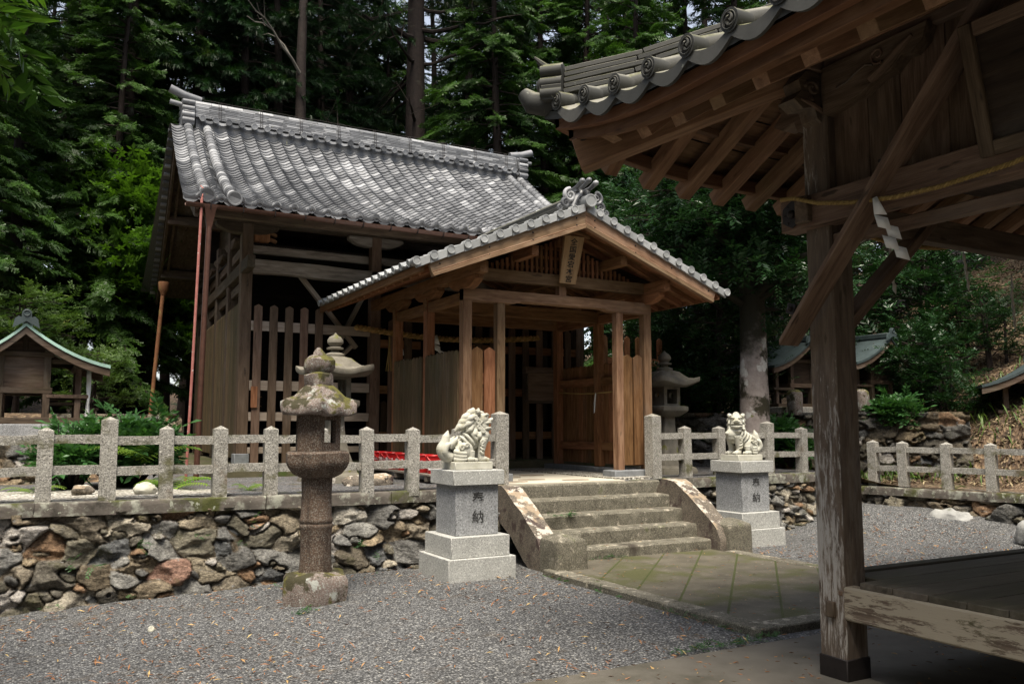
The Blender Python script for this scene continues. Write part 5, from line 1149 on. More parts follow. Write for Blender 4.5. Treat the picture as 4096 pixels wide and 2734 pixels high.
# ================================================================== GUARDIAN LIONS ON PEDESTALS
def box_part(nm, a, b, m, parent, bev=.006): p = MB(); p.box(a, b, 2); return part(nm, p, M[m], parent, bev)
def pedestal(label, loc):
    t = thing('pedestal', label, 'pedestal', loc)
    for nm, w, z0, z1, m in (('lower_block', .80, -.12, .235, 'granite_lt'), ('middle_block', .70, .237, .455, 'granite_lt'), ('shaft', .515, .457, .99, 'granite_bl'), ('cap', .615, .992, 1.15, 'granite_lt'), ('plinth', .46, 1.152, 1.235, 'lion')):
        d_ = w if nm != 'plinth' else .36
        box_part(nm, (-w/2, -d_/2, z0), (w/2, d_/2, z1), m, t)
    for i, ch in enumerate('奉納'):
        text('carved_character', ch, .14, M['carve'], Matrix.Translation((.01, -.2585, .84-.2*i)) @ Matrix.Rotation(R(90), 4, 'X'), t, .0015, 1.05, .002)
    return t
PL_ = (4.195, 8.60, 0); PR_ = (8.735, 9.05, 0)
pedestal('stepped granite pedestal with two carved characters left of the steps, under the lion in profile', PL_)
pedestal('stepped granite pedestal with two carved characters right of the steps, under the facing lion', PR_)
def sub(pts):
    if len(pts) > 9 or len(pts) < 3: return pts
    P = [np.array(p, float) for p in pts]; P = [2*P[0]-P[1]]+P+[2*P[-1]-P[-2]]; out = []
    for i in range(1, len(P)-2):
        for t in np.linspace(0, 1, 6)[:-1]:
            a, b, c, d = P[i-1:i+3]; out.append(.5*(2*b+(c-a)*t+(2*a-5*b+4*c-d)*t*t+(3*b-a-3*c+d)*t**3))
    return out+[P[-2]]
def lion_mesh(name, yaw, closed):
    mb = MB(); E = lambda c, r, rot=None: mb.sphere(c, r, 14, rot)
    RX_ = lambda a: Matrix.Rotation(R(a), 4, 'Y')
    T = lambda pts, r, n=9: mb.tube(sub(pts), r if not hasattr(r, '__len__') else np.interp(np.linspace(0, 1, len(sub(pts))), np.linspace(0, 1, len(r)), r), 14)
    # trunk: deep chest, back falling to the haunches
    T([(.17, 0, .27), (.06, 0, .225), (-.06, 0, .16), (-.15, 0, .11)], [.10, .095, .10, .085], 16); E((.185, 0, .285), (.085, .095, .085)); E((.2, 0, .24), (.06, .075, .06))
    for k in range(4):   # ribs
        x = -.09+k*.05; z = .245+k*.028
        for s in (-1, 1): T([(x-.015, s*.03, z+.035), (x, s*.085, z+.01), (x+.045, s*.105, z-.05), (x+.085, s*.09, z-.1)], [.014, .019, .017, .006])
    for s in (-1, 1):
        y = s*.075
        T([(.165, y, .26), (.15, y, .17), (.135, y, .09), (.14, y, .03)], [.055, .045, .036, .04], 14); E((.16, y, .03), (.06, .044, .032))
        for q in (-1, 0, 1): E((.21, y+q*.025, .022), (.022, .015, .022))
        T(spiral((.13, .215), .03, 1.3, lambda a, b: (a, y+s*.045, b), 18), .012)
        for q, zz in enumerate((.175, .135, .095)): T([(.105, y+s*.035, zz+.025), (.13, y+s*.045, zz), (.165, y+s*.036, zz-.01)], [.012, .013, .003])
        E((-.06, s*.085, .125), (.092, .055, .095)); T([(-.0, s*.1, .12), (-.0, s*.105, .06), (-.02, s*.105, .03)], [.045, .036, .03]); E((-.005, s*.11, .028), (.06, .042, .03))
        for q in (-1, 0, 1): E((.05, s*.11+q*.026, .022), (.022, .014, .022))
        T(spiral((-.125, .155), .034, 1.3, lambda a, b: (a, s*.135, b), 18), .013); T(spiral((-.07, .18), .028, 1.3, lambda a, b: (a, s*.142, b), 18), .012)
        for q in range(3): T([(-.19, s*.07, .035+q*.04), (-.13, s*.125, .025+q*.036), (-.07, s*.135, .03+q*.032)], [.03, .027, .014])
    # tail: flame rising from a broad curl
    T([(-.19, 0, .05), (-.27, 0, .07), (-.305, 0, .14), (-.275, 0, .21), (-.255, 0, .28), (-.235, 0, .345)], [.055, .066, .066, .052, .042, .006], 14)
    for s in (-1, 1):
        T([(-.25, s*.04, .05), (-.295, s*.055, .11), (-.27, s*.06, .18), (-.22, s*.05, .2)], [.03, .036, .03, .01]); T([(-.22, s*.03, .15), (-.2, s*.045, .2), (-.165, s*.05, .24), (-.13, s*.04, .285)], [.03, .036, .028, .004])
    # head group, turned by yaw about the neck
    n0 = len(mb.v)
    E((.15, 0, .465), (.105, .092, .088)); E((.165, 0, .39), (.09, .085, .09)); E((.085, 0, .43), (.085, .1, .115)); E((.06, 0, .36), (.075, .095, .09))
    E((.235, 0, .452), (.058, .06, .034)); E((.285, 0, .462), (.024, .036, .024)); E((.30, 0, .474), (.016, .02, .016))
    jz = .385 if closed else .362
    E((.222, 0, jz), (.068, .056, .026)); E((.265, 0, jz+.004), (.03, .04, .02)); E((.20, 0, .33), (.06, .065, .035))
    for s in (-1, 1):
        E((.215, s*.05, .493), (.022, .018, .018)); T([(.17, s*.075, .5), (.21, s*.062, .522), (.25, s*.03, .508)], [.012, .018, .012])
        E((.275, s*.028, .462), (.018, .016, .014)); T([(.17, s*.07, .425), (.22, s*.062, .428), (.275, s*.036, .436)], [.014, .016, .012])
        T([(.16, s*.065, jz-.002), (.215, s*.062, jz+.006), (.27, s*.035, jz+.012)], [.016, .018, .012])
        for q in range(3): T([(.185+q*.03, s*(.058-.008*q), .43), (.187+q*.03, s*(.058-.008*q), .402)], [.010, .005], 6)
        T([(.11, s*.075, .53), (.09, s*.095, .555), (.062, s*.1, .572)], [.034, .03, .005])
        for (cx_, cz, r_) in ((.105, .445, .036), (.115, .385, .032), (.155, .345, .028), (.07, .49, .03)): T(spiral((cx_, cz), r_, 1.3, lambda a, b: (a, s*.098, b), 18, s), .014); 
        for (pa, pb, pc) in (((.05, .5), (.0, .475), (-.045, .425)), ((.035, .45), (-.02, .415), (-.075, .375)), ((.04, .40), (.0, .35), (-.045, .325)), ((.075, .35), (.05, .3), (.025, .265)), ((.12, .32), (.105, .275), (.085, .235))):
            T([(pa[0], s*.075, pa[1]), (pb[0], s*.1, pb[1]), (pc[0], s*.085, pc[1])], [.03, .034, .005])
    for (z, x) in ((.535, .03), (.485, -.03), (.43, -.065), (.375, -.095)): T([(x+.06, 0, z+.02), (x, 0, z), (x-.05, 0, z-.045)], [.05, .042, .005])
    E((.15, 0, .545), (.05, .06, .02)); T([(.14, 0, .55), (.135, 0, .595)], [.024, .01])
    c, s_ = math.cos(yaw), math.sin(yaw); px = .1
    for i in range(n0, len(mb.v)): x, y, z = mb.v[i]; dx = x-px; mb.v[i] = (px+dx*c-y*s_, dx*s_+y*c, z)
    if closed: E((.275, -.01, .30), .026)
    o = obj('tmp', mb.mesh('tmp', M['lion'])); r_ = o.modifiers.new('r', 'REMESH'); r_.mode = 'VOXEL'; r_.voxel_size = .004; sm = o.modifiers.new('s', 'SMOOTH'); sm.iterations = 2; sm.factor = .5
    bpy.context.view_layer.update(); me = bpy.data.meshes.new_from_object(o.evaluated_get(bpy.context.evaluated_depsgraph_get())); bpy.data.objects.remove(o)
    me.name = name; me.polygons.foreach_set('use_smooth', [True]*len(me.polygons)); return me
tag(obj('guardian_lion', lion_mesh('guardian_lion', R(-6), False), None, (PL_[0]-.01, PL_[1]-.02, 1.233), R(0)), 'pale carved stone guardian lion seated in profile with its mouth open, left of the steps', 'stone lion')
tag(obj('guardian_lion', lion_mesh('guardian_lion', R(48), True), None, (PR_[0]+.0, PR_[1]-.02, 1.233), R(180)), 'pale carved stone guardian lion facing the viewer with its mouth shut, right of the steps', 'stone lion')
# ================================================================== WAYSIDE SHRINES (local: gable faces -y, long eave towards +x)
def shrine(label, loc, roofm, mirror=1, s=1.0, rz_=0, finial=True):
    t = thing('wayside_shrine', label, 'shrine', loc, rz_); q = mirror
    def sp(nm, boxes, m, bev=.005, parent=None):
        mb = MB()
        for a, b in boxes: mb.box((a[0]*q*s, a[1]*s, a[2]*s), (b[0]*q*s, b[1]*s, b[2]*s))
        return part(nm, mb, M[m], parent or t, bev)
    D = .55
    sp('ground_frame', [((-.45, -D-.05, 0), (.75, -D+.05, .09)), ((-.45, D-.05, 0), (.75, D+.05, .09)), ((-.45, -D, 0), (-.35, D, .088)), ((.65, -D, 0), (.75, D, .088))], 'old')
    for x in (-.28, .28):
        for y in (-D+.05, D-.05): sp('post', [((x-.045, y-.045, .085), (x+.045, y+.045, 1.02))], 'old')
    for y in (-D+.08, D-.08): sp('porch_post', [((.63, y-.04, .085), (.71, y+.04, .83))], 'old')
    sp('sill_beam', [((-.35, -D, .42), (.35, -D+.1, .5)), ((-.35, D-.1, .42), (.35, D, .5)), ((.23, -D+.1, .42), (.33, D-.1, .498)), ((-.33, -D+.1, .42), (-.23, D-.1, .498))], 'old')
    sp('wall_panel', [((-.24, -D+.03, .5), (.24, -D+.05, .92)), ((-.24, D-.05, .5), (.24, D-.03, .92)), ((-.29, -D+.1, .5), (-.27, D-.1, .92)), ((.25, -D+.1, .5), (.27, D-.1, .92))], 'dark' if roofm == 'patina_dk' else 'old')
    sp('head_beam', [((-.35, -D, .92), (.35, -D+.09, .99)), ((-.35, D-.09, .92), (.35, D, .99)), ((.28, -D+.03, .84), (.74, -D+.09, .9)), ((.28, D-.09, .84), (.74, D-.03, .9)), ((.6, -D, .77), (.74, D, .835))], 'old')
    sp('gable_panel', [((-.28, -D+.04, .99), (.28, -D+.06, 1.13)), ((-.16, -D+.04, 1.13), (.16, -D+.06, 1.25)), ((-.03, -D+.02, .99), (.03, -D+.04, 1.3))], 'dark')
    sp('veranda', [((.28, -D, .36), (.8, D, .41)), ((.3, -D+.1, .28), (.75, D-.1, .31)), ((.75, -D+.2, .2), (.95, D-.2, .235))], 'old')
    def prof(off):
        pts = []
        for x in np.linspace(-.62, 0, 7): u = -x/.62; pts.append((x, 1.36-.66*u+.22*u*u+off))
        for x in np.linspace(.12, 1.05, 9): u = x/1.05; pts.append((x, 1.36-.88*u+.34*u*u+off))
        return pts
    mb = MB(); top = prof(.0); bot = prof(-.045)[::-1]; mb.prism([(a*q*s, b*s) for a, b in top+bot][::-q], lambda a, b, t_: (a, t_, b), (D+.26)*s, -(D+.26)*s, 1, .6, False); rf_ = part('roof', mb, M[roofm], t)
    for y in (-D-.24, D+.19):
        mb = MB(); a_ = prof(-.05); b_ = prof(-.155)[::-1]; mb.prism([(a*q*s, b*s) for a, b in a_+b_][::-q], lambda a, b, t_: (a, t_, b), (y+.05)*s, y*s, 0, .7); part('bargeboard', mb, M['old'], rf_, .004)
    mb = MB(); mb.box((-.05*s, -(D+.27)*s, 1.35*s), (.05*s, (D+.27)*s, 1.45*s), 1); part('ridge', mb, M['patina_dk'], rf_, .01)
    if finial:
        for y in (-D-.3, D+.25):
            mb = MB(); mb.prism([(a*s*.8, (1.36+(b-1.36)*.75)*s) for a, b in ((-.2, 1.26), (-.17, 1.42), (-.12, 1.47), (-.075, 1.45), (-.07, 1.55), (-.03, 1.6), (.03, 1.6), (.07, 1.55), (.075, 1.45), (.12, 1.47), (.17, 1.42), (.2, 1.26), (0, 1.38))][::-1], lambda a, b, t_: (a, t_, b), (y+.05)*s, y*s, 2, .4)
            mb.tube([((.038*math.cos(k)*s), (y-.005)*s, (1.485+.038*math.sin(k))*s) for k in np.linspace(0, 6.283, 14)], .008, 5); part('finial', mb, M['patina_dk'], rf_)
    return t
def slab(nm, label, c, sz, m='granite_bl', rz_=0):
    mb = MB(); mb.box((-sz[0]/2, -sz[1]/2, 0), (sz[0]/2, sz[1]/2, sz[2])); return tag(obj(nm, mb.mesh(nm, M[m]), None, c, rz_, .01), label, 'base stone')
slab('base_slab', 'smooth grey granite base under the left wayside shrine', (-.1, 14.55, 1.40), (1.55, 1.6, .26))
shrine('small weathered shrine with a pale green copper roof on the left behind the fence', (-.22, 14.6, 1.66), 'patina', 1, 1.05)
clo = MB()
for k in range(9):
    a = k/8; 
rows = [[(.02*math.sin(3*j+z*6), -.1+.2*j/10, z) for j in range(11)] for z in np.linspace(0, -.85, 10)]
rows = [[(x+.012*math.sin(j*2.1), y*(.5+.5*min(1, -z*2.2)), z) for j, (x, y, z) in enumerate(r)] for r, z in zip(rows, np.linspace(0, -.85, 10))]
clo.strip(rows, False, 2); co = obj('hanging_cloth', clo.mesh('hanging_cloth', M['white']), None, (.62, 14.12, 2.46)); md = co.modifiers.new('t', 'SOLIDIFY'); md.thickness = .003
tag(co, 'white cloth hanging from the porch post of the left wayside shrine', 'cloth')
slab('base_slab', 'low granite base under the left one of the two dark copper roofed shrines', (13.55, 12.75, 1.86), (1.7, 1.7, .16), 'granite', R(0))
shrine('left of two dark shrines with blue green copper roofs behind the big tree trunk', (13.5, 12.75, 2.0), 'patina_dk', -1, 1.0)
slab('base_slab', 'granite base under the right one of the two dark copper roofed shrines', (15.0, 12.0, 1.92), (1.6, 1.7, .16), 'granite', R(0))
shrine('right of two dark shrines with blue green copper roofs, half hidden by the pavilion post', (14.95, 12.0, 2.07), 'patina_dk', -1, 1.0)
slab('base_slab', 'stepped granite base under the shrine at the right edge', (16.75, 9.25, 1.15), (1.4, 1.5, .32), 'granite', R(-50))
shrine('dark wooden shrine with a sagging eave cut by the right edge of the picture', (16.68, 9.2, 1.47), 'patina_dk', -1, 1.14, R(-50))
# small stone posts before the two shrines
for (x, y, lb) in ((12.6, 11.6, 'short mossy stone marker left of the big pavilion post'), (13.6, 10.9, 'short mossy stone marker right of the big pavilion post')):
    mb = MB(); mb.lathe([(.1, 0), (.12, .05), (.13, .35), (.12, .44), (.07, .48), (.01, .49)], n=20, sq=4); cutdisp(mb, .012, 7); tag(obj('stone_marker', mb.mesh('stone_marker', M['lantern_top']), None, (x, y, 1.85)), lb, 'marker')
# rusty pipe at the rear left corner of the hall
mb = MB(); mb.tube([(2.05, 19.4, 1.9), (2.12, 19.42, 3.2), (2.2, 19.44, 4.5)], .042, 10); mb.lathe([(.055, 4.45), (.07, 4.5), (.1, 4.56), (.11, 4.72), (.105, 4.73), (.09, 4.6), (.01, 4.55)], (2.205, 19.44, 0), 16)
tag(obj('drain_pipe', mb.mesh('drain_pipe', M['rust'])), 'leaning rusty drain pipe with a funnel top behind the hall on the left', 'pipe')
# boulders
def boulder(label, c, r, seed, m='rock', rz_=0):
    mb = MB(); mb.sphere((0, 0, 0), r, 16); P = np.array(mb.v); d = fbm(P*1.7/max(r)+seed, 4)*.9+np.abs(fbm(P*3/max(r)+seed*2, 3))*-.5; mb.v = [tuple(p*(1+k)) for p, k in zip(P, d)]
    return tag(obj('boulder', mb.mesh('boulder', M[m]), None, c, rz_), label, 'boulder')
boulder('large pale grey boulder lying against the right wall', (12.3, 8.3, .12), (.26, .36, .25), 4, 'rock', R(8))
boulder('darker boulder cut by the right edge beyond the pavilion floor', (11.95, 6.75, .12), (.3, .3, .3), 8, 'rock')
boulder('rounded creamy quartz boulder in the pebble bed behind the fence', (1.05, 10.2, .93), (.12, .1, .09), 12, 'lion')
boulder('flat brown boulder in the pebble bed left of the creamy one', (.45, 10.4, .93), (.12, .1, .07), 15, 'lichen')
boulder('big bluish boulder in front of the left retaining wall', (-.95, 12.7, 1.15), (.42, .3, .36), 17, 'rock')
boulder('smooth pinkish boulder behind the fence below the grey lantern', (3.75, 10.6, .9), (.36, .2, .12), 19, 'lichen')
boulder('small whitish stone lying on the gravel before the left wall', (.92, 7.95, -.10), (.035, .03, .04), 23, 'lion')
# ================================================================== TREES AND PLANTS
r7 = np.random.default_rng(77)
def rotz(a): c, s = np.cos(a), np.sin(a); return np.array([[c, -s, 0], [s, c, 0], [0, 0, 1.]])
def basis(d, up=np.array([0, 0, 1.])):
    d = d/np.linalg.norm(d); s = np.cross(up, d); n = np.linalg.norm(s); s = s/n if n > 1e-5 else np.array([1., 0, 0]); return np.stack([d, s, np.cross(d, s)], 1)
# leaf templates: x is the growing direction, quads (n,4,3)
def t_hinoki(r, n=8):                                           # flat drooping spray of scale leaves
    Q = []
    for i in range(n):
        t = (i+.5)/n
        for sd in (-1, 1):
            L = (.46*(1-t)**.8+.09)*r.uniform(.75, 1.15); a = sd*r.uniform(.65, .95); dx, dy = math.cos(a), math.sin(a); m = 3
            for k in range(m):
                u0, u1 = k/m, (k+1)/m*1.05; w = .058*(1-.55*u0)
                p0 = np.array([t+dx*L*u0, dy*L*u0, 0]); p1 = np.array([t+dx*L*u1, dy*L*u1, 0]); nn = np.array([-dy, dx, 0])*w
                z = r.normal(0, .018); p0[2] = z-.30*p0[0]**2-.25*abs(p0[1]); p1[2] = z-.30*p1[0]**2-.25*abs(p1[1])-.02
                Q.append([p0-nn*.7, p1-nn*.15, p1+nn*.15, p0+nn]); 
                b = r.uniform(-.09, .09, 3); Q.append([p0+nn*.3+b*.2, (p0+p1)/2+nn*2.6+b, (p0+p1)/2+nn*2.2+b*.5+np.array([.05, 0, -.03]), p0-nn*.2])
    return np.array(Q)
def t_cedar(r, n=34):                                           # bushy tuft of needles
    Q = []
    for i in range(n):
        t = i/n; a = r.uniform(0, 6.28); d = np.array([r.uniform(.5, 1.0), math.cos(a)*.75, math.sin(a)*.75]); d /= np.linalg.norm(d); L = r.uniform(.24, .42)*(1-.3*t)
        p = np.array([t*.95, 0, -.22*t*t]); s = np.cross(d, [.3, .2, 1]); s = s/np.linalg.norm(s)*.026; q = p+d*L-np.array([0, 0, .05])
        Q.append([p-s, q-s*.2, q+s*.2, p+s])
        s2 = np.cross(d, s); s2 = s2/np.linalg.norm(s2)*.02; Q.append([p-s2, q-s2*.2, q+s2*.2, p+s2])
    return np.array(Q)
def t_broad(r, n=11, lw=.36, ll=.3, flat=.5):                    # twig with two-sided pointed leaves
    Q = []
    for i in range(n):
        t = .1+.9*i/n; sd = 1 if i % 2 else -1; a = sd*r.uniform(.5, 1.2); d = np.array([math.cos(a), math.sin(a), r.uniform(-.6, .35)*flat]); d /= np.linalg.norm(d)
        L = ll*r.uniform(.75, 1.2); p = np.array([t, 0, -.12*t*t]); s = np.cross(np.array([0, 0, 1.])+r.normal(0, .35, 3), d); s = s/np.linalg.norm(s)*L*lw*.5; m_ = p+d*L*.45; q = p+d*L; up = np.cross(d, s); up = up/np.linalg.norm(up)*L*.05
        Q.append([p, m_-s+up, q, m_]); Q.append([p, m_, q, m_+s+up])
    return np.array(Q)
def t_star(r, n=9):                                             # maple-like tufts in flat tiers
    Q = []
    for i in range(n):
        c = np.array([r.uniform(.1, 1), r.uniform(-.4, .4), r.normal(0, .04)]); R_ = r.uniform(.12, .18); a0 = r.uniform(0, 6.28); tl = r.normal(0, .3, 2)
        for k in range(5):
            a = a0+k*1.256; d = np.array([math.cos(a), math.sin(a), tl[0]*math.cos(a)+tl[1]*math.sin(a)]); s = np.array([-math.sin(a), math.cos(a), 0])*R_*.24
            Q.append([c, c+d*R_*.5-s, c+d*R_, c+d*R_*.5+s])
    return np.array(Q)
class Leaves:
    def __init__(s): s.Q = []; s.T = []
    def put(s, tpl, o, B, sc, tint): s.Q.append(tpl@ (B.T*sc)+o); s.T.append(np.full(len(tpl)*4, tint))
    def mesh(s, name, m):
        Q = np.concatenate(s.Q); V = Q.reshape(-1, 3); return npmesh(name, V, np.arange(len(V)).reshape(-1, 4), m, False, {'tint': ('FLOAT', np.clip(np.concatenate(s.T), 0, 1))})
TPL = {k: [f(np.random.default_rng(100+i)) for i in range(5)] for k, f in dict(h=t_hinoki, c=t_cedar, b=t_broad, m=t_star, w=lambda r: t_broad(r, 9, .46, .46, .7)).items()}
def conifer(seed, H, r0, h0, Rm, kind, nb, fs, lean=0., dens=1., droop=.25, shape=.75):
    """returns trunk MB and crown Leaves"""
    r = np.random.default_rng(seed); tr = MB(); lf = Leaves(); ln = r.normal(0, lean, 2)
    ax = lambda z: np.array([ln[0]*z+.12*math.sin(z*.35+seed), ln[1]*z+.10*math.cos(z*.31+seed), z]); zs = np.linspace(-.6, H, 18)
    tr.tube([ax(z)-ax(0)*np.array([1, 1, 0]) for z in zs], [r0*(1.35 if z < .2 else 1)*(1-.9*max(z, 0)/H)+.01 for z in zs], 12)
    base = ax(0)*np.array([1, 1, 0])
    for i in range(nb):
        z = h0+(H-h0)*((i+r.uniform(0, 1))/nb)**.9; t = (z-h0)/(H-h0); L = Rm*((1-t)**shape*.95+.06)*r.uniform(.6, 1.12); a = r.uniform(0, 6.283); up = .25-.45*(1-t)+r.normal(0, .1)
        d = np.array([math.cos(a), math.sin(a), up]); p0 = ax(z)-base; pts = [p0+d*L*u+np.array([0, 0, -droop*L*u*u]) for u in (0, .3, .6, .85, 1)]
        tr.tube(pts, [.03*r0/.2*(1-t*.5)+.012, .02, .015, .01, .005], 5)
        nf = max(2, int(L*4.2*dens))
        for k in range(nf):
            u = .22+.78*(k+r.uniform(0, 1))/nf; p = p0+d*L*u+np.array([0, 0, -droop*L*u*u]); sd = r.choice([-1, 1]); aa = a+sd*r.uniform(.1, 1.1)*(1.15-.6*u); dd = np.array([math.cos(aa), math.sin(aa), up*.5-.15+r.normal(0, .14)])
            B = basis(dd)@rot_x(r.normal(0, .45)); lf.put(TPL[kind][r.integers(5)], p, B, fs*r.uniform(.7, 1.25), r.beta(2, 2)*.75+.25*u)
    return tr, lf
def rot_x(a): c, s = math.cos(a), math.sin(a); return np.array([[1, 0, 0], [0, c, -s], [0, s, c]])
def broad(seed, H, r0, h0, Rm, kind, n, fs, stems=1, squash=.8, bark_n=9, spread=1.0):
    """evergreen broadleaf: forking limbs, twigs clustered into pads"""
    r = np.random.default_rng(seed); tr = MB(); lf = Leaves()
    for s_ in range(stems):
        off = r.normal(0, .25, 2)*(stems > 1); zs = np.linspace(-.5, H*.9, 12); w = r.normal(0, .35, (4, 2))
        ax = lambda z: np.array([off[0]*(1+z*.35)+w[0, 0]*math.sin(z*.6+s_)*.3, off[1]*(1+z*.35)+w[0, 1]*math.cos(z*.5+s_)*.3, z]); b0 = ax(0)*np.array([1, 1, 0])*(stems == 1)
        tr.tube([ax(z)-b0 for z in zs], [r0*(1.25 if z < .3 else 1)*(1-.8*max(z, 0)/H)+.008 for z in zs], bark_n)
        nl = n//stems
        for i in range(nl):
            t = (i+r.uniform(0, 1))/nl; z = h0+(H-h0)*t; env = Rm*math.sqrt(max(.03, 1-(abs(t-.42)/.62)**2.2)); a = r.uniform(0, 6.283); L = env*r.uniform(.45, 1.1)
            d = np.array([math.cos(a)*spread, math.sin(a)*spread, r.uniform(-.1, .7)*squash]); p0 = ax(min(z*.9, H*.88))-b0; pts = [p0+d*L*u+np.array([r.normal(0, .05), r.normal(0, .05), -.15*L*u*u]) for u in (0, .35, .7, 1)]
            tr.tube(pts, [.045*r0/.2+.008, .02, .012, .005], 5)
            for c in range(3):
                u = .45+.55*(c+r.uniform(0, 1))/3; pc = p0+d*L*u; tc = r.beta(2, 2)
                for k in range(7):
                    v = r.normal(0, 1, 3); v /= np.linalg.norm(v); v[2] = abs(v[2])*.6+.05; v += np.array([math.cos(a), math.sin(a), 0])*.5
                    lf.put(TPL[kind][r.integers(5)], pc+r.normal(0, .16*Rm/1.5, 3)*np.array([1, 1, .6]), basis(v)@rot_x(r.normal(0, .5)), fs*r.uniform(.7, 1.25), np.clip(tc*.6+r.beta(2, 2)*.4, 0, 1))
    return tr, lf
# prototypes (mesh data shared between copies)
PROTO = {}
def proto(key, tl, bark, leaf):
    tr, lf = tl; PROTO[key] = (tr.mesh('trunk', M[bark]), lf.mesh('crown', M[leaf]))
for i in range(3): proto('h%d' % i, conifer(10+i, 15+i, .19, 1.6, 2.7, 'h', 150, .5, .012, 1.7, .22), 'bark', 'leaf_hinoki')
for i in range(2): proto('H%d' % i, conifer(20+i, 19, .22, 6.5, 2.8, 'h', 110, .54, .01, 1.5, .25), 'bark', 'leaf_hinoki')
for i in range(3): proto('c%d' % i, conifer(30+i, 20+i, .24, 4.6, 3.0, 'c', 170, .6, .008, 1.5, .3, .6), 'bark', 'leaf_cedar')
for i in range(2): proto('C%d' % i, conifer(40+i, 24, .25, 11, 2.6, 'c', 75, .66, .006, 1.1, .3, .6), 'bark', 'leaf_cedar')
for i in range(3): proto('b%d' % i, broad(50+i, 6.5+i, .13, 1.2, 2.4, 'b', 70, .42), 'bark', 'leaf_broad')
for i in range(2): proto('s%d' % i, broad(60+i, 2.9, .05, .4, 1.25, 'b', 40, .34, 3), 'bark', 'leaf_broad')
proto('m0', broad(70, 7.5, .11, 2.6, 2.6, 'm', 60, .8, 1, .35), 'bark', 'leaf_maple')
proto('l0', broad(72, 3.6, .045, 1.3, 1.7, 'b', 30, .36, 2, .5), 'bark', 'leaf_light')
def tree(key, name, label, xy, sc=1., rz_=None, group=None, cat='tree', dz=0, sz=None):
    x, y = xy; z = float(hfn(x, y))+dz if (y > 9.6 or x > 12.4) else float(yard_z(np.float64(x), np.float64(y)))
    t = thing(name, label, cat, (x, y, z), r7.uniform(0, 6.28) if rz_ is None else rz_, group); t.scale = (sc, sc, sz or sc); tr, cr = PROTO[key]
    obj('trunk', tr, t); obj('crown', cr, t); return t
def pol(px, d):   # ground position at a bearing (in overview pixels right of the view axis) and a forward distance
    lat = (px-1174)/1950*d; return (.4848*d+.8746*lat, .8746*d-.4848*lat)
G = 'bright hinoki cypresses on the left'
for i, (px, d, k, s) in enumerate([(-90, 17.5, 'h0', .8), (25, 19.5, 'h1', .85), (135, 21.5, 'h2', .9), (255, 20.5, 'h0', .86), (330, 23.5, 'h1', 1.0), (-30, 26, 'h1', 1.1), (-230, 20, 'h1', .9), (-330, 24, 'h0', 1.05), (-180, 29, 'h2', 1.15), (-480, 22, 'h2', .95), (-420, 30, 'h1', 1.2)]):
    tree(k, 'cypress_tree', 'bushy green cypress with layered drooping sprays in the forest edge left of the hall', pol(px, d), s, group=G)
tree('m0', 'maple_tree', 'yellow green maple with flat tiers of leaves just left of the hall roof', pol(330, 21.5), 1.0, 1.0)
G = 'dark cedars behind the hall'
for i, (px, d, k, s) in enumerate([(445, 23.5, 'c0', .95), (530, 23.5, 'c1', .9), (610, 24, 'c2', .9), (700, 26, 'c0', .95), (790, 29, 'c1', 1.05), (575, 28, 'c0', 1.1), (735, 31, 'c2', 1.1), (855, 33, 'c1', 1.1)]):
    tree(k, 'cedar_tree', 'dark cedar with brushy hanging foliage rising behind the hall ridge', pol(px, d), s, group=G)
G = 'tall bare trunked cedars in the shaded forest'
for i in range(46):
    px = [-60, 120, 240, 290, 318, 345, 380, 860, 990, 1060, 1100, 1130, 1180, 1210, 1260, 1330, 1390, 1440, 1490, 1560, 1640, 1720, 1010, 900, 760, 180, 60, 1800, 1900, 2000, 2120, 2250, 420, 500, 560, 640, 1240, 1300, 1370, 1080, 940, 830, 730, 10, 150, 2350][i]
    d = [26, 30, 24, 22.5, 24.5, 27, 29, 31, 33, 29, 36, 30, 39, 31, 27, 33, 29, 36, 31, 38, 33, 36, 40, 42, 38, 36, 34, 30, 36, 31, 36, 32, 35, 38, 33, 40, 44, 36, 42, 46, 48, 46, 45, 40, 42, 38][i]
    tree(['C0', 'C1', 'H0', 'H1'][i % 4], 'forest_tree', 'tall straight tree with a bare trunk deep in the shaded forest', pol(px, d), r7.uniform(.85, 1.12), group=G)
G = 'bright cypresses above the right roofs'
for i, (px, d, k, s) in enumerate([(1150, 25, 'H0', .92), (1330, 26, 'H1', .95), (1470, 24, 'h1', 1.0), (1590, 26, 'h2', 1.05), (1700, 25, 'H0', 1.0)]):
    tree(k, 'cypress_tree', 'green cypress with layered sprays above the porch roof and the pavilion eave', pol(px, d), s, group=G, dz=0)
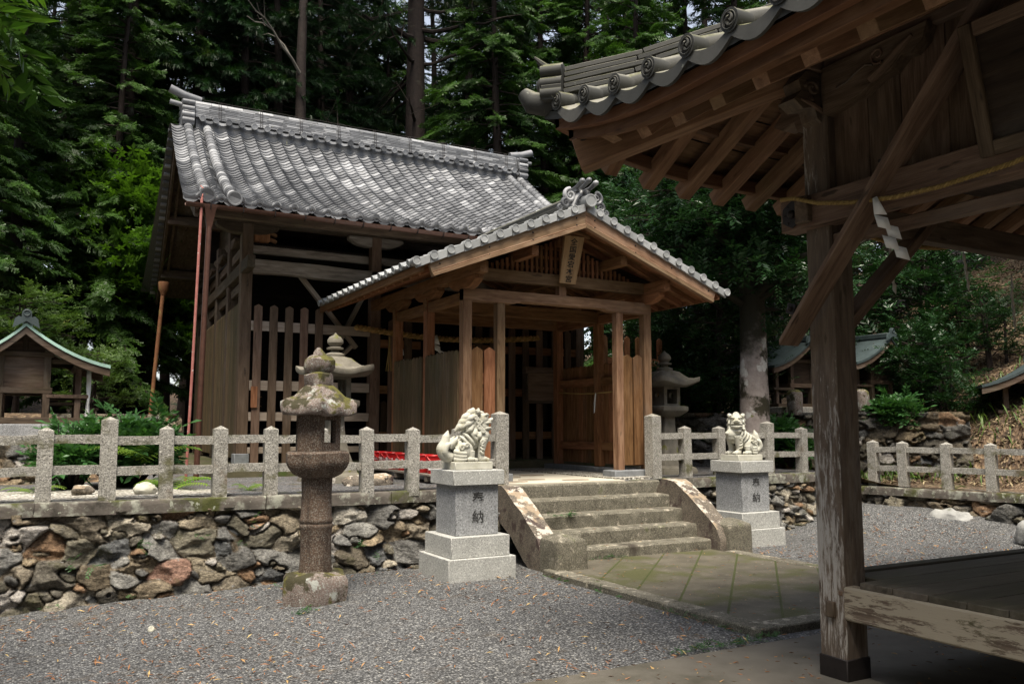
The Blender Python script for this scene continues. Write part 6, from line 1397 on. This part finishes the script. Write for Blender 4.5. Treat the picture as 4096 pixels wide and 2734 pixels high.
# the big old cedar with long bare limbs
tr = MB(); lf = Leaves(); rb = np.random.default_rng(5)
zs = np.linspace(-.6, 26, 40); tr.tube([(.05*math.sin(z*.5), .05*math.cos(z*.4), z) for z in zs], [.44*(1-.75*max(z, 0)/26)*(1.25 if z < 1 else 1)+.01*math.sin(z*9) for z in zs], 18)
for i in range(42):
    z = rb.uniform(6.5, 22); a = rb.uniform(0, 6.28); L = rb.uniform(2.2, 4.6); up = rb.uniform(-.25, .45); pts = [np.array([math.cos(a)*L*u, math.sin(a)*L*u, z+up*L*u-.35*L*u*(1-u)*(1 if up > 0 else .2)+rb.normal(0, .06)]) for u in np.linspace(0, 1, 7)]
    tr.tube(pts, np.linspace(.085, .012, 7)*rb.uniform(.6, 1.3), 6)
    for q in range(3): tr.tube([pts[3+q], pts[3+q]+rb.normal(0, .5, 3), pts[3+q]+rb.normal(0, .8, 3)], [.02, .012, .004], 4)
    if z > 11 or rb.random() < .25:
        for k in range(16): lf.put(TPL['c'][rb.integers(5)], pts[rb.integers(3, 7)]+rb.normal(0, .22, 3), basis(np.array([math.cos(a), math.sin(a), -.3])+rb.normal(0, .5, 3)), .6, rb.random())
PROTO['big'] = (tr.mesh('trunk', M['bark']), lf.mesh('crown', M['leaf_cedar']))
tree('big', 'cedar_tree', 'thickest reddish brown cedar trunk with long bare limbs behind the middle of the hall ridge', pol(945, 25.5), 1.0, .6)
# dead tree with pale branches, left of the big cedar
tr = MB(); tr.tube([(0, 0, -.5), (.05, 0, 6), (.0, .05, 11), (.1, 0, 18)], [.19, .16, .13, .06], 12); rb = np.random.default_rng(15)
def fork(p, d, L, r_, n):
    q = [p+d*L*u+np.array([0, 0, .06*math.sin(u*6)]) for u in (0, .35, .7, 1)]; tr.tube(q, [r_, r_*.8, r_*.65, r_*.5], 6)
    if n:
        for k in range(2+(n > 1)): dd = d+rb.normal(0, .5, 3); dd /= np.linalg.norm(dd); fork(q[rb.integers(1, 4)], dd, L*rb.uniform(.45, .75), r_*.5, n-1)
tw2 = tr; tr = MB(); tw2.v = [tuple(v) for v in tw2.v]
for (z, dx, dy, up) in ((10.4, -.7, -.5, .6),): fork(np.array([0, 0, z]), np.array([dx, dy, up])/1.1, 1.5, .05, 2)
t = thing('dead_tree', 'half dead tree with pale leafless twisted branches behind the hall ridge', 'tree', (*pol(672, 22.5), float(hfn(*pol(672, 22.5)))), 0); part('trunk', tw2, M['bark'], t); part('dead_branches', tr, M['twig'], t)
# old tree with lichen-blotched bark behind the right fence
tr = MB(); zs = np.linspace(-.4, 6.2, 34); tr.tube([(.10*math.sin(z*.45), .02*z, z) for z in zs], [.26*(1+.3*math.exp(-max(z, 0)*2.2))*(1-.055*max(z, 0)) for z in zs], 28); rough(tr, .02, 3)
lf = Leaves(); rb = np.random.default_rng(33)
for i in range(64):
    z = rb.uniform(2.75, 6.0); a = rb.uniform(0, 6.28); L = rb.uniform(.7, 2.6); d = np.array([math.cos(a), math.sin(a), rb.uniform(-.05, .5)]); pts = [np.array([.1*math.sin(z*.45), .02*z, z])+d*L*u+np.array([0, 0, -.2*u*u])+rb.normal(0, .05, 3) for u in (0, .35, .7, 1)]
    tr.tube(pts, [.08, .05, .03, .008], 7)
    for c in range(4):
        pc = pts[0]+(pts[3]-pts[0])*rb.uniform(.4, 1.05); tc = rb.random()
        for k in range(13): v = rb.normal(0, 1, 3)+np.array([math.cos(a), math.sin(a), .3]); lf.put(TPL['b'][rb.integers(5)], pc+rb.normal(0, .26, 3)*np.array([1, 1, .6]), basis(v), .40*rb.uniform(.7, 1.2), tc*.6+rb.random()*.4)
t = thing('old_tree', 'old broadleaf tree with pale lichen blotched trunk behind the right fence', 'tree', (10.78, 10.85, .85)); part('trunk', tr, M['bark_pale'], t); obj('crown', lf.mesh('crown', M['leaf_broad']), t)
G = 'glossy evergreens between the porch and the pavilion'
for (px, d, k, s) in [(1560, 19, 'b0', .95), (1640, 17.5, 'b1', .75), (1780, 18.5, 'b2', .8), (1520, 23, 'b2', 1.0), (1700, 23, 'b1', 1.0), (1850, 21, 'b0', 1.0)]:
    tree(k, 'evergreen_tree', 'glossy leaved broadleaf evergreen on the slope between porch and pavilion post', pol(px, d), s, group=G)
G = 'glossy evergreens beyond the pavilion'
for (px, d, k, s) in [(2040, 20.5, 'b2', .72), (2130, 19.5, 's0', 1.15), (2420, 21, 'b1', .9), (1960, 26, 'b0', 1.1), (2260, 29, 'b1', 1.3), (2400, 29, 'b2', 1.3), (2100, 30, 'b0', 1.3), (2000, 33, 'b2', 1.4), (2560, 24, 'b1', 1.1), (2700, 20, 'b0', .9), (2640, 29, 'b2', 1.3)]:
    tree(k, 'evergreen_tree', 'glossy leaved evergreen on the leaf strewn hillside beyond the pavilion', pol(px, d), s, group=G)
G = 'low saplings on the slope'
for (px, d, k, s) in [(1545, 17, 's0', .7), (1600, 18, 's1', .75), (1500, 18.5, 's1', .9), (2110, 17.3, 's0', .75), (2070, 18.4, 's1', .8), (2230, 19.8, 's1', .7), (2180, 16.6, 's0', .55), (2300, 18.2, 's1', .6), (2020, 17.6, 's1', .7)]:
    tree(k, 'sapling', 'low dark green sapling at the foot of the wooded slope', pol(px, d), s, group=G, cat='shrub')
# pale green shrub by the left shrine, glossy bush behind the fence, ferns
tree('l0', 'leafy_shrub', 'pale green shrub with thin branches spreading over the left shrine roof', pol(15, 17.2), .72, 2.0, cat='shrub')
tree('l0', 'leafy_shrub', 'pale green shrub with a branch reaching right beside the rusty pipe', pol(215, 17.6), .6, 4.4, cat='shrub')
def bush(key, seed, H, Rm, n, fs, m, kind='w', flat=1):
    r = np.random.default_rng(seed); tr = MB(); lf = Leaves()
    for i in range(n):
        a = r.uniform(0, 6.28); e = r.uniform(.1, 1.0); q = Rm*math.sqrt(r.random())*.8; tip = np.array([math.cos(a)*q*1.1, math.sin(a)*q*1.1, H*(1-.55*(q/Rm)**2)*r.uniform(.55, 1.05)]); b0 = np.array([math.cos(a)*q*.3, math.sin(a)*q*.3, 0])
        tr.tube([b0, (b0+tip)/2+r.normal(0, .03, 3), tip], [.014, .01, .004], 5); tc = r.random()
        for k in range(6):
            v = np.array([math.cos(a), math.sin(a), .6])+r.normal(0, .7, 3); u = r.uniform(.55, 1); lf.put(TPL[kind][r.integers(5)], b0+(tip-b0)*u, basis(v), fs*r.uniform(.7, 1.2), tc*.5+r.random()*.5)
    PROTO[key] = (tr.mesh('stems', M['bark']), lf.mesh('leaves', M[m]))
def bushthing(key, name, label, xyz, s=1, rz_=0, group=None):
    t = thing(name, label, 'shrub' if 'fern' not in name else 'fern', xyz, rz_, group); t.scale = (s, s, s); a, b = PROTO[key]; obj('stems', a, t); obj('leaves', b, t); return t
bush('B0', 1, .95, .66, 95, .27, 'leaf_bush'); bush('B1', 2, .9, .45, 40, .24, 'leaf_bush'); bush('B2', 3, .4, .35, 26, .2, 'leaf_bush')
bushthing('B0', 'glossy_bush', 'dense glossy green bush behind the fence between the left shrine and the hall', (1.02, 11.9, .86), 1.02)
bushthing('B1', 'glossy_bush', 'looser bright green bush in front of the left shrine base', (.36, 11.5, .87), 1.0)
bushthing('B1', 'glossy_bush', 'dark bush against the mossy wall left of the pavilion post', (12.0, 11.1, .9), .9)
bushthing('B0', 'glossy_bush', 'low bush growing over the mossy wall right of the pavilion post', (14.0, 10.5, 1.5), .8)
bushthing('B2', 'glossy_bush', 'small bright bush on the slope left of the big pavilion post', (11.9, 11.4, 1.3), 1.2)
def fern_me(seed, n=9, L=.55):
    r = np.random.default_rng(seed); lf = Leaves()
    for i in range(n):
        a = r.uniform(0, 6.28); e = r.uniform(.5, 1.1); Q = []
        for k in range(16):
            t = k/16; x = t*L; z = math.sin(e)*x-.75*x*x/L*e*.9
            for sd in (-1, 1):
                w = .15*L*(1-t)**.7*(.35+t if t < .25 else 1)+.01; p = np.array([x, 0, z]); q = p+np.array([.06*L, sd*w*1.3, -.03]); s = np.array([.022*L, 0, 0]); Q.append([p-s, q-s*.3, q+s*.3, p+s])
        lf.put(np.array(Q), np.zeros(3), rotz(a), 1., r.random())
    return lf.mesh('fern', M['leaf_fern'])
FE = [fern_me(i) for i in range(3)]
for i, (x, y, s, lb) in enumerate([(1.42, 10.9, 1.0, 'tall yellow green fern behind the fence below the glossy bush'), (1.15, 11.3, 1.25, 'arching yellow fern rising above the glossy bush'), (.0, 11.0, .6, 'small fern tuft behind the leftmost fence posts'), (13.6, 10.3, .8, 'fresh green fern growing on the mossy wall beyond the pavilion post'), (2.2, 10.4, .5, 'little fern beside the red pole behind the fence'), (12.9, 8.6, .45, 'small green fern among stones behind the far right fence')]):
    tag(obj('fern', FE[i % 3], None, (x, y, float(hfn(x, y))+(.35 if i == 1 else 0)), i*1.3), lb, 'fern').scale = (s, s, s)
# near leafy branch at the top left corner
tr = MB(); lf = Leaves(); rb = np.random.default_rng(9)
tr.tube([(-2.9, 5.6, -.3), (-2.85, 5.6, 2.0), (-2.6, 5.6, 3.6), (-1.9, 5.65, 4.4), (-1.1, 5.65, 4.4), (-.45, 5.7, 4.1)], [.12, .1, .07, .04, .02, .008], 9)
L0 = t_broad(rb, 13, .30, .42, .8)
for i in range(46):
    t_ = rb.random(); p = np.array([-1.1+.62*t_, 5.6+.1*t_, 4.3-.2*t_])+rb.normal(0, .17, 3)*np.array([1, 1, 1.0]); lf.put(L0, p, basis(np.array([.8, 0, -.35])+rb.normal(0, .45, 3)), .42*rb.uniform(.8, 1.2), rb.random())
for i in range(160):
    p = np.array([-2.5, 5.6, 4.5])+rb.normal(0, .7, 3); lf.put(L0, p, basis(rb.normal(0, 1, 3)), .42, rb.random())
t = thing('leafy_tree', 'bright green large leaved branch hanging in close at the top left corner', 'tree', (0, 0, 0)); part('trunk', tr, M['bark'], t); obj('crown', lf.mesh('crown', M['leaf_maple']), t)
# far wood that closes off the view, one mass
lf = Leaves(); rb = np.random.default_rng(21)
for i in range(1500):
    px = rb.uniform(-500, 2800); d = rb.uniform(48, 66); x, y = pol(px, d); z = float(hfn(x, y))+rb.uniform(0, 1)**1.25*26
    lf.put(TPL['c' if rb.random() < .5 else 'h'][rb.integers(5)][::2], np.array([x, y, z]), basis(rb.normal(0, 1, 3)), rb.uniform(1.2, 2.2), rb.random())
for i in range(5200):                                          # unseen wood added round the clearing behind the viewer, to block low sky
    a = rb.uniform(math.radians(68), math.radians(286)); d = rb.uniform(17, 27); x, y = 4+d*math.cos(a+math.radians(61)), 2+d*math.sin(a+math.radians(61))
    z = rb.uniform(0, 1)**1.1*17; lf.put(TPL['c' if rb.random() < .5 else 'h'][rb.integers(5)][::2], np.array([x, y, z]), basis(rb.normal(0, 1, 3)), rb.uniform(1.6, 2.8), rb.random())
tag(obj('distant_wood', lf.mesh('distant_wood', M['leaf_cedar'])), 'dark mass of distant foliage closing the forest behind the shrine, with an unseen added ring round the viewer', 'wood', None, 'stuff')
# ------------------------------------------------------------------ small litter: fallen needles on the gravel, leaf litter and bamboo grass on the hillside
def scatter(name, label, cat, pts, size, m, lean=.25, asp=.16, seed=1):
    r = np.random.default_rng(seed); n = len(pts); a = r.uniform(0, 6.28, n); L = size*r.uniform(.5, 1.3, n); d = np.stack([np.cos(a), np.sin(a), r.normal(0, lean, n)], 1); s = np.stack([-np.sin(a), np.cos(a), r.normal(0, lean, n)], 1)*(asp*L)[:, None]; d = d*L[:, None]
    up = np.array([0, 0, 1.])*(.08*L)[:, None]; Q = np.stack([pts-d*.5, pts-s*.5+up, pts+d*.5, pts+s*.5+up], 1)
    return tag(obj(name, npmesh(name, Q.reshape(-1, 3), np.arange(n*4).reshape(-1, 4), m, False, {'tint': ('FLOAT', np.repeat(r.random(n), 4))})), label, cat, None, 'stuff')
def littermat(nm, st):
    m, t, b = newmat(nm); t.links.new(ramp(t, attr(t, 'tint', 'Fac'), st), b.inputs['Base Color']); b.inputs['Roughness'].default_value = .7; return m
M['fallen'] = littermat('fallen_orange_needles', [(0, (.12, .055, .03)), (.5, (.26, .115, .05)), (.8, (.38, .2, .08)), (1, (.5, .38, .16))])
M['dryleaf'] = littermat('dry_leaves', [(0, (.04, .022, .012)), (.45, (.10, .058, .03)), (.8, (.2, .145, .075)), (1, (.34, .28, .16))])
M['grass'] = leafmat('grass_blade', (.04, .09, .02), (.13, .2, .05), .3)
n = 8500; x = r7.uniform(-4, 12, n); y = r7.uniform(3.2, 9.3, n); k = fbm(np.stack([x*.8, y*.8, 0*x], -1), 3)+r7.uniform(-.25, .25, n) > -.08
x, y = x[k], y[k]; ok = ~((x > 4.9) & (x < 7.9) & (y > 4.9)); x, y = x[ok], y[ok]
zz = yard_z(x, y)+.02+.35*sstep(x+.35*y, 13.6, 15.6)*sstep(y, 5.5, 9)
scatter('fallen_needles', 'orange and brown fallen needles and leaf bits strewn over the gravel yard', 'fallen leaves', np.stack([x, y, zz], 1), .062, M['fallen'], .25, .2)
n = 900; x = r7.uniform(4.9, 7.9, n); y = r7.uniform(4.9, 9.5, n); zs_ = np.where(y < 8.5, .066, np.minimum(.187+.172*np.floor((y-8.52)/.275), .89)); k = r7.random(n) < .35
scatter('fallen_leaf_bits', 'a few fallen leaf bits on the paved path and steps', 'fallen leaves', np.stack([x, y, zs_+.006], 1)[k], .04, M['fallen'], .1, .25, 4)
n = 26000; px = r7.uniform(1850, 2500, n); d = r7.uniform(14.5, 30, n); x = .4848*d+.8746*(px-1174)/1950*d; y = .8746*d-.4848*(px-1174)/1950*d; k = (x > 12.6)
scatter('leaf_litter', 'dry brown leaves and straw covering the hillside on the right', 'fallen leaves', np.stack([x, y, hfn(x, y)+.03], 1)[k], .095, M['dryleaf'], .3, .3, 5)
n = 2600; px = r7.uniform(1480, 2500, n); d = r7.uniform(14.5, 24, n); x = .4848*d+.8746*(px-1174)/1950*d; y = .8746*d-.4848*(px-1174)/1950*d
k = (x > 11.5) & (fbm(np.stack([x*.7, y*.7, 0*x], -1), 3) > .02); x, y = x[k], y[k]; p = np.stack([x, y, hfn(x, y)], 1); n = len(p); a = r7.uniform(0, 6.28, n); L = r7.uniform(.12, .34, n)
tip = p+np.stack([np.cos(a)*L*.7, np.sin(a)*L*.7, L], 1); s = np.stack([-np.sin(a), np.cos(a), 0*a], 1)*.014; mid = p+(tip-p)*.55+np.array([0, 0, .05])
Q = np.stack([p-s, mid-s, tip, mid+s], 1); tag(obj('grass', npmesh('grass', Q.reshape(-1, 3), np.arange(n*4).reshape(-1, 4), M['grass'], False, {'tint': ('FLOAT', np.repeat(r7.random(n), 4))})), 'thin bamboo grass tufts on the wooded slope', 'grass', None, 'stuff')
# weeds along wall foot, kerb and steps
wp = [(r7.uniform(-2, 4.8), 9.15+r7.normal(0, .06), -.03) for _ in range(14)]+[(5.3+r7.uniform(0, 1), 8.49, .07) for _ in range(16)]+[(4.86, r7.uniform(5, 8), .02) for _ in range(14)]+[(4.6+r7.normal(0, .25), 4.86, .02) for _ in range(30)]+[(5.75+r7.normal(0, .1), 9.05, .53) for _ in range(12)]+[(2.2+r7.normal(0, .08), 7.75+r7.normal(0, .05), -.04) for _ in range(8)]
lf = Leaves(); rb = np.random.default_rng(4)
for (x, y, z) in wp:
    for k in range(3): lf.put(TPL['b'][rb.integers(5)], np.array([x, y, z])+rb.normal(0, .02, 3)*np.array([1, 1, .2]), basis(rb.normal(0, 1, 3)*np.array([1, 1, .3])+np.array([0, 0, .5])), .06*rb.uniform(.6, 1.4), rb.random())
for (u, z) in [(-1.6, .62), (.35, .3), (.55, .28), (.95, .45), (1.5, .5), (3.1, .33), (3.3, .2), (1.9, .42), (2.05, .6), (-.4, .45)]:
    for k in range(5): lf.put(TPL['b'][rb.integers(5)], np.array([u, 9.68-.085*max(u, 0)-.16-.2*(1-z), z])+rb.normal(0, .03, 3), basis(np.array([0, -1, .2])+rb.normal(0, .6, 3)), .10*rb.uniform(.6, 1.3), rb.random())
tag(obj('weeds', lf.mesh('weeds', M['leaf_bush'])), 'small green weeds along the wall foot, kerb and steps', 'weeds', None, 'stuff')
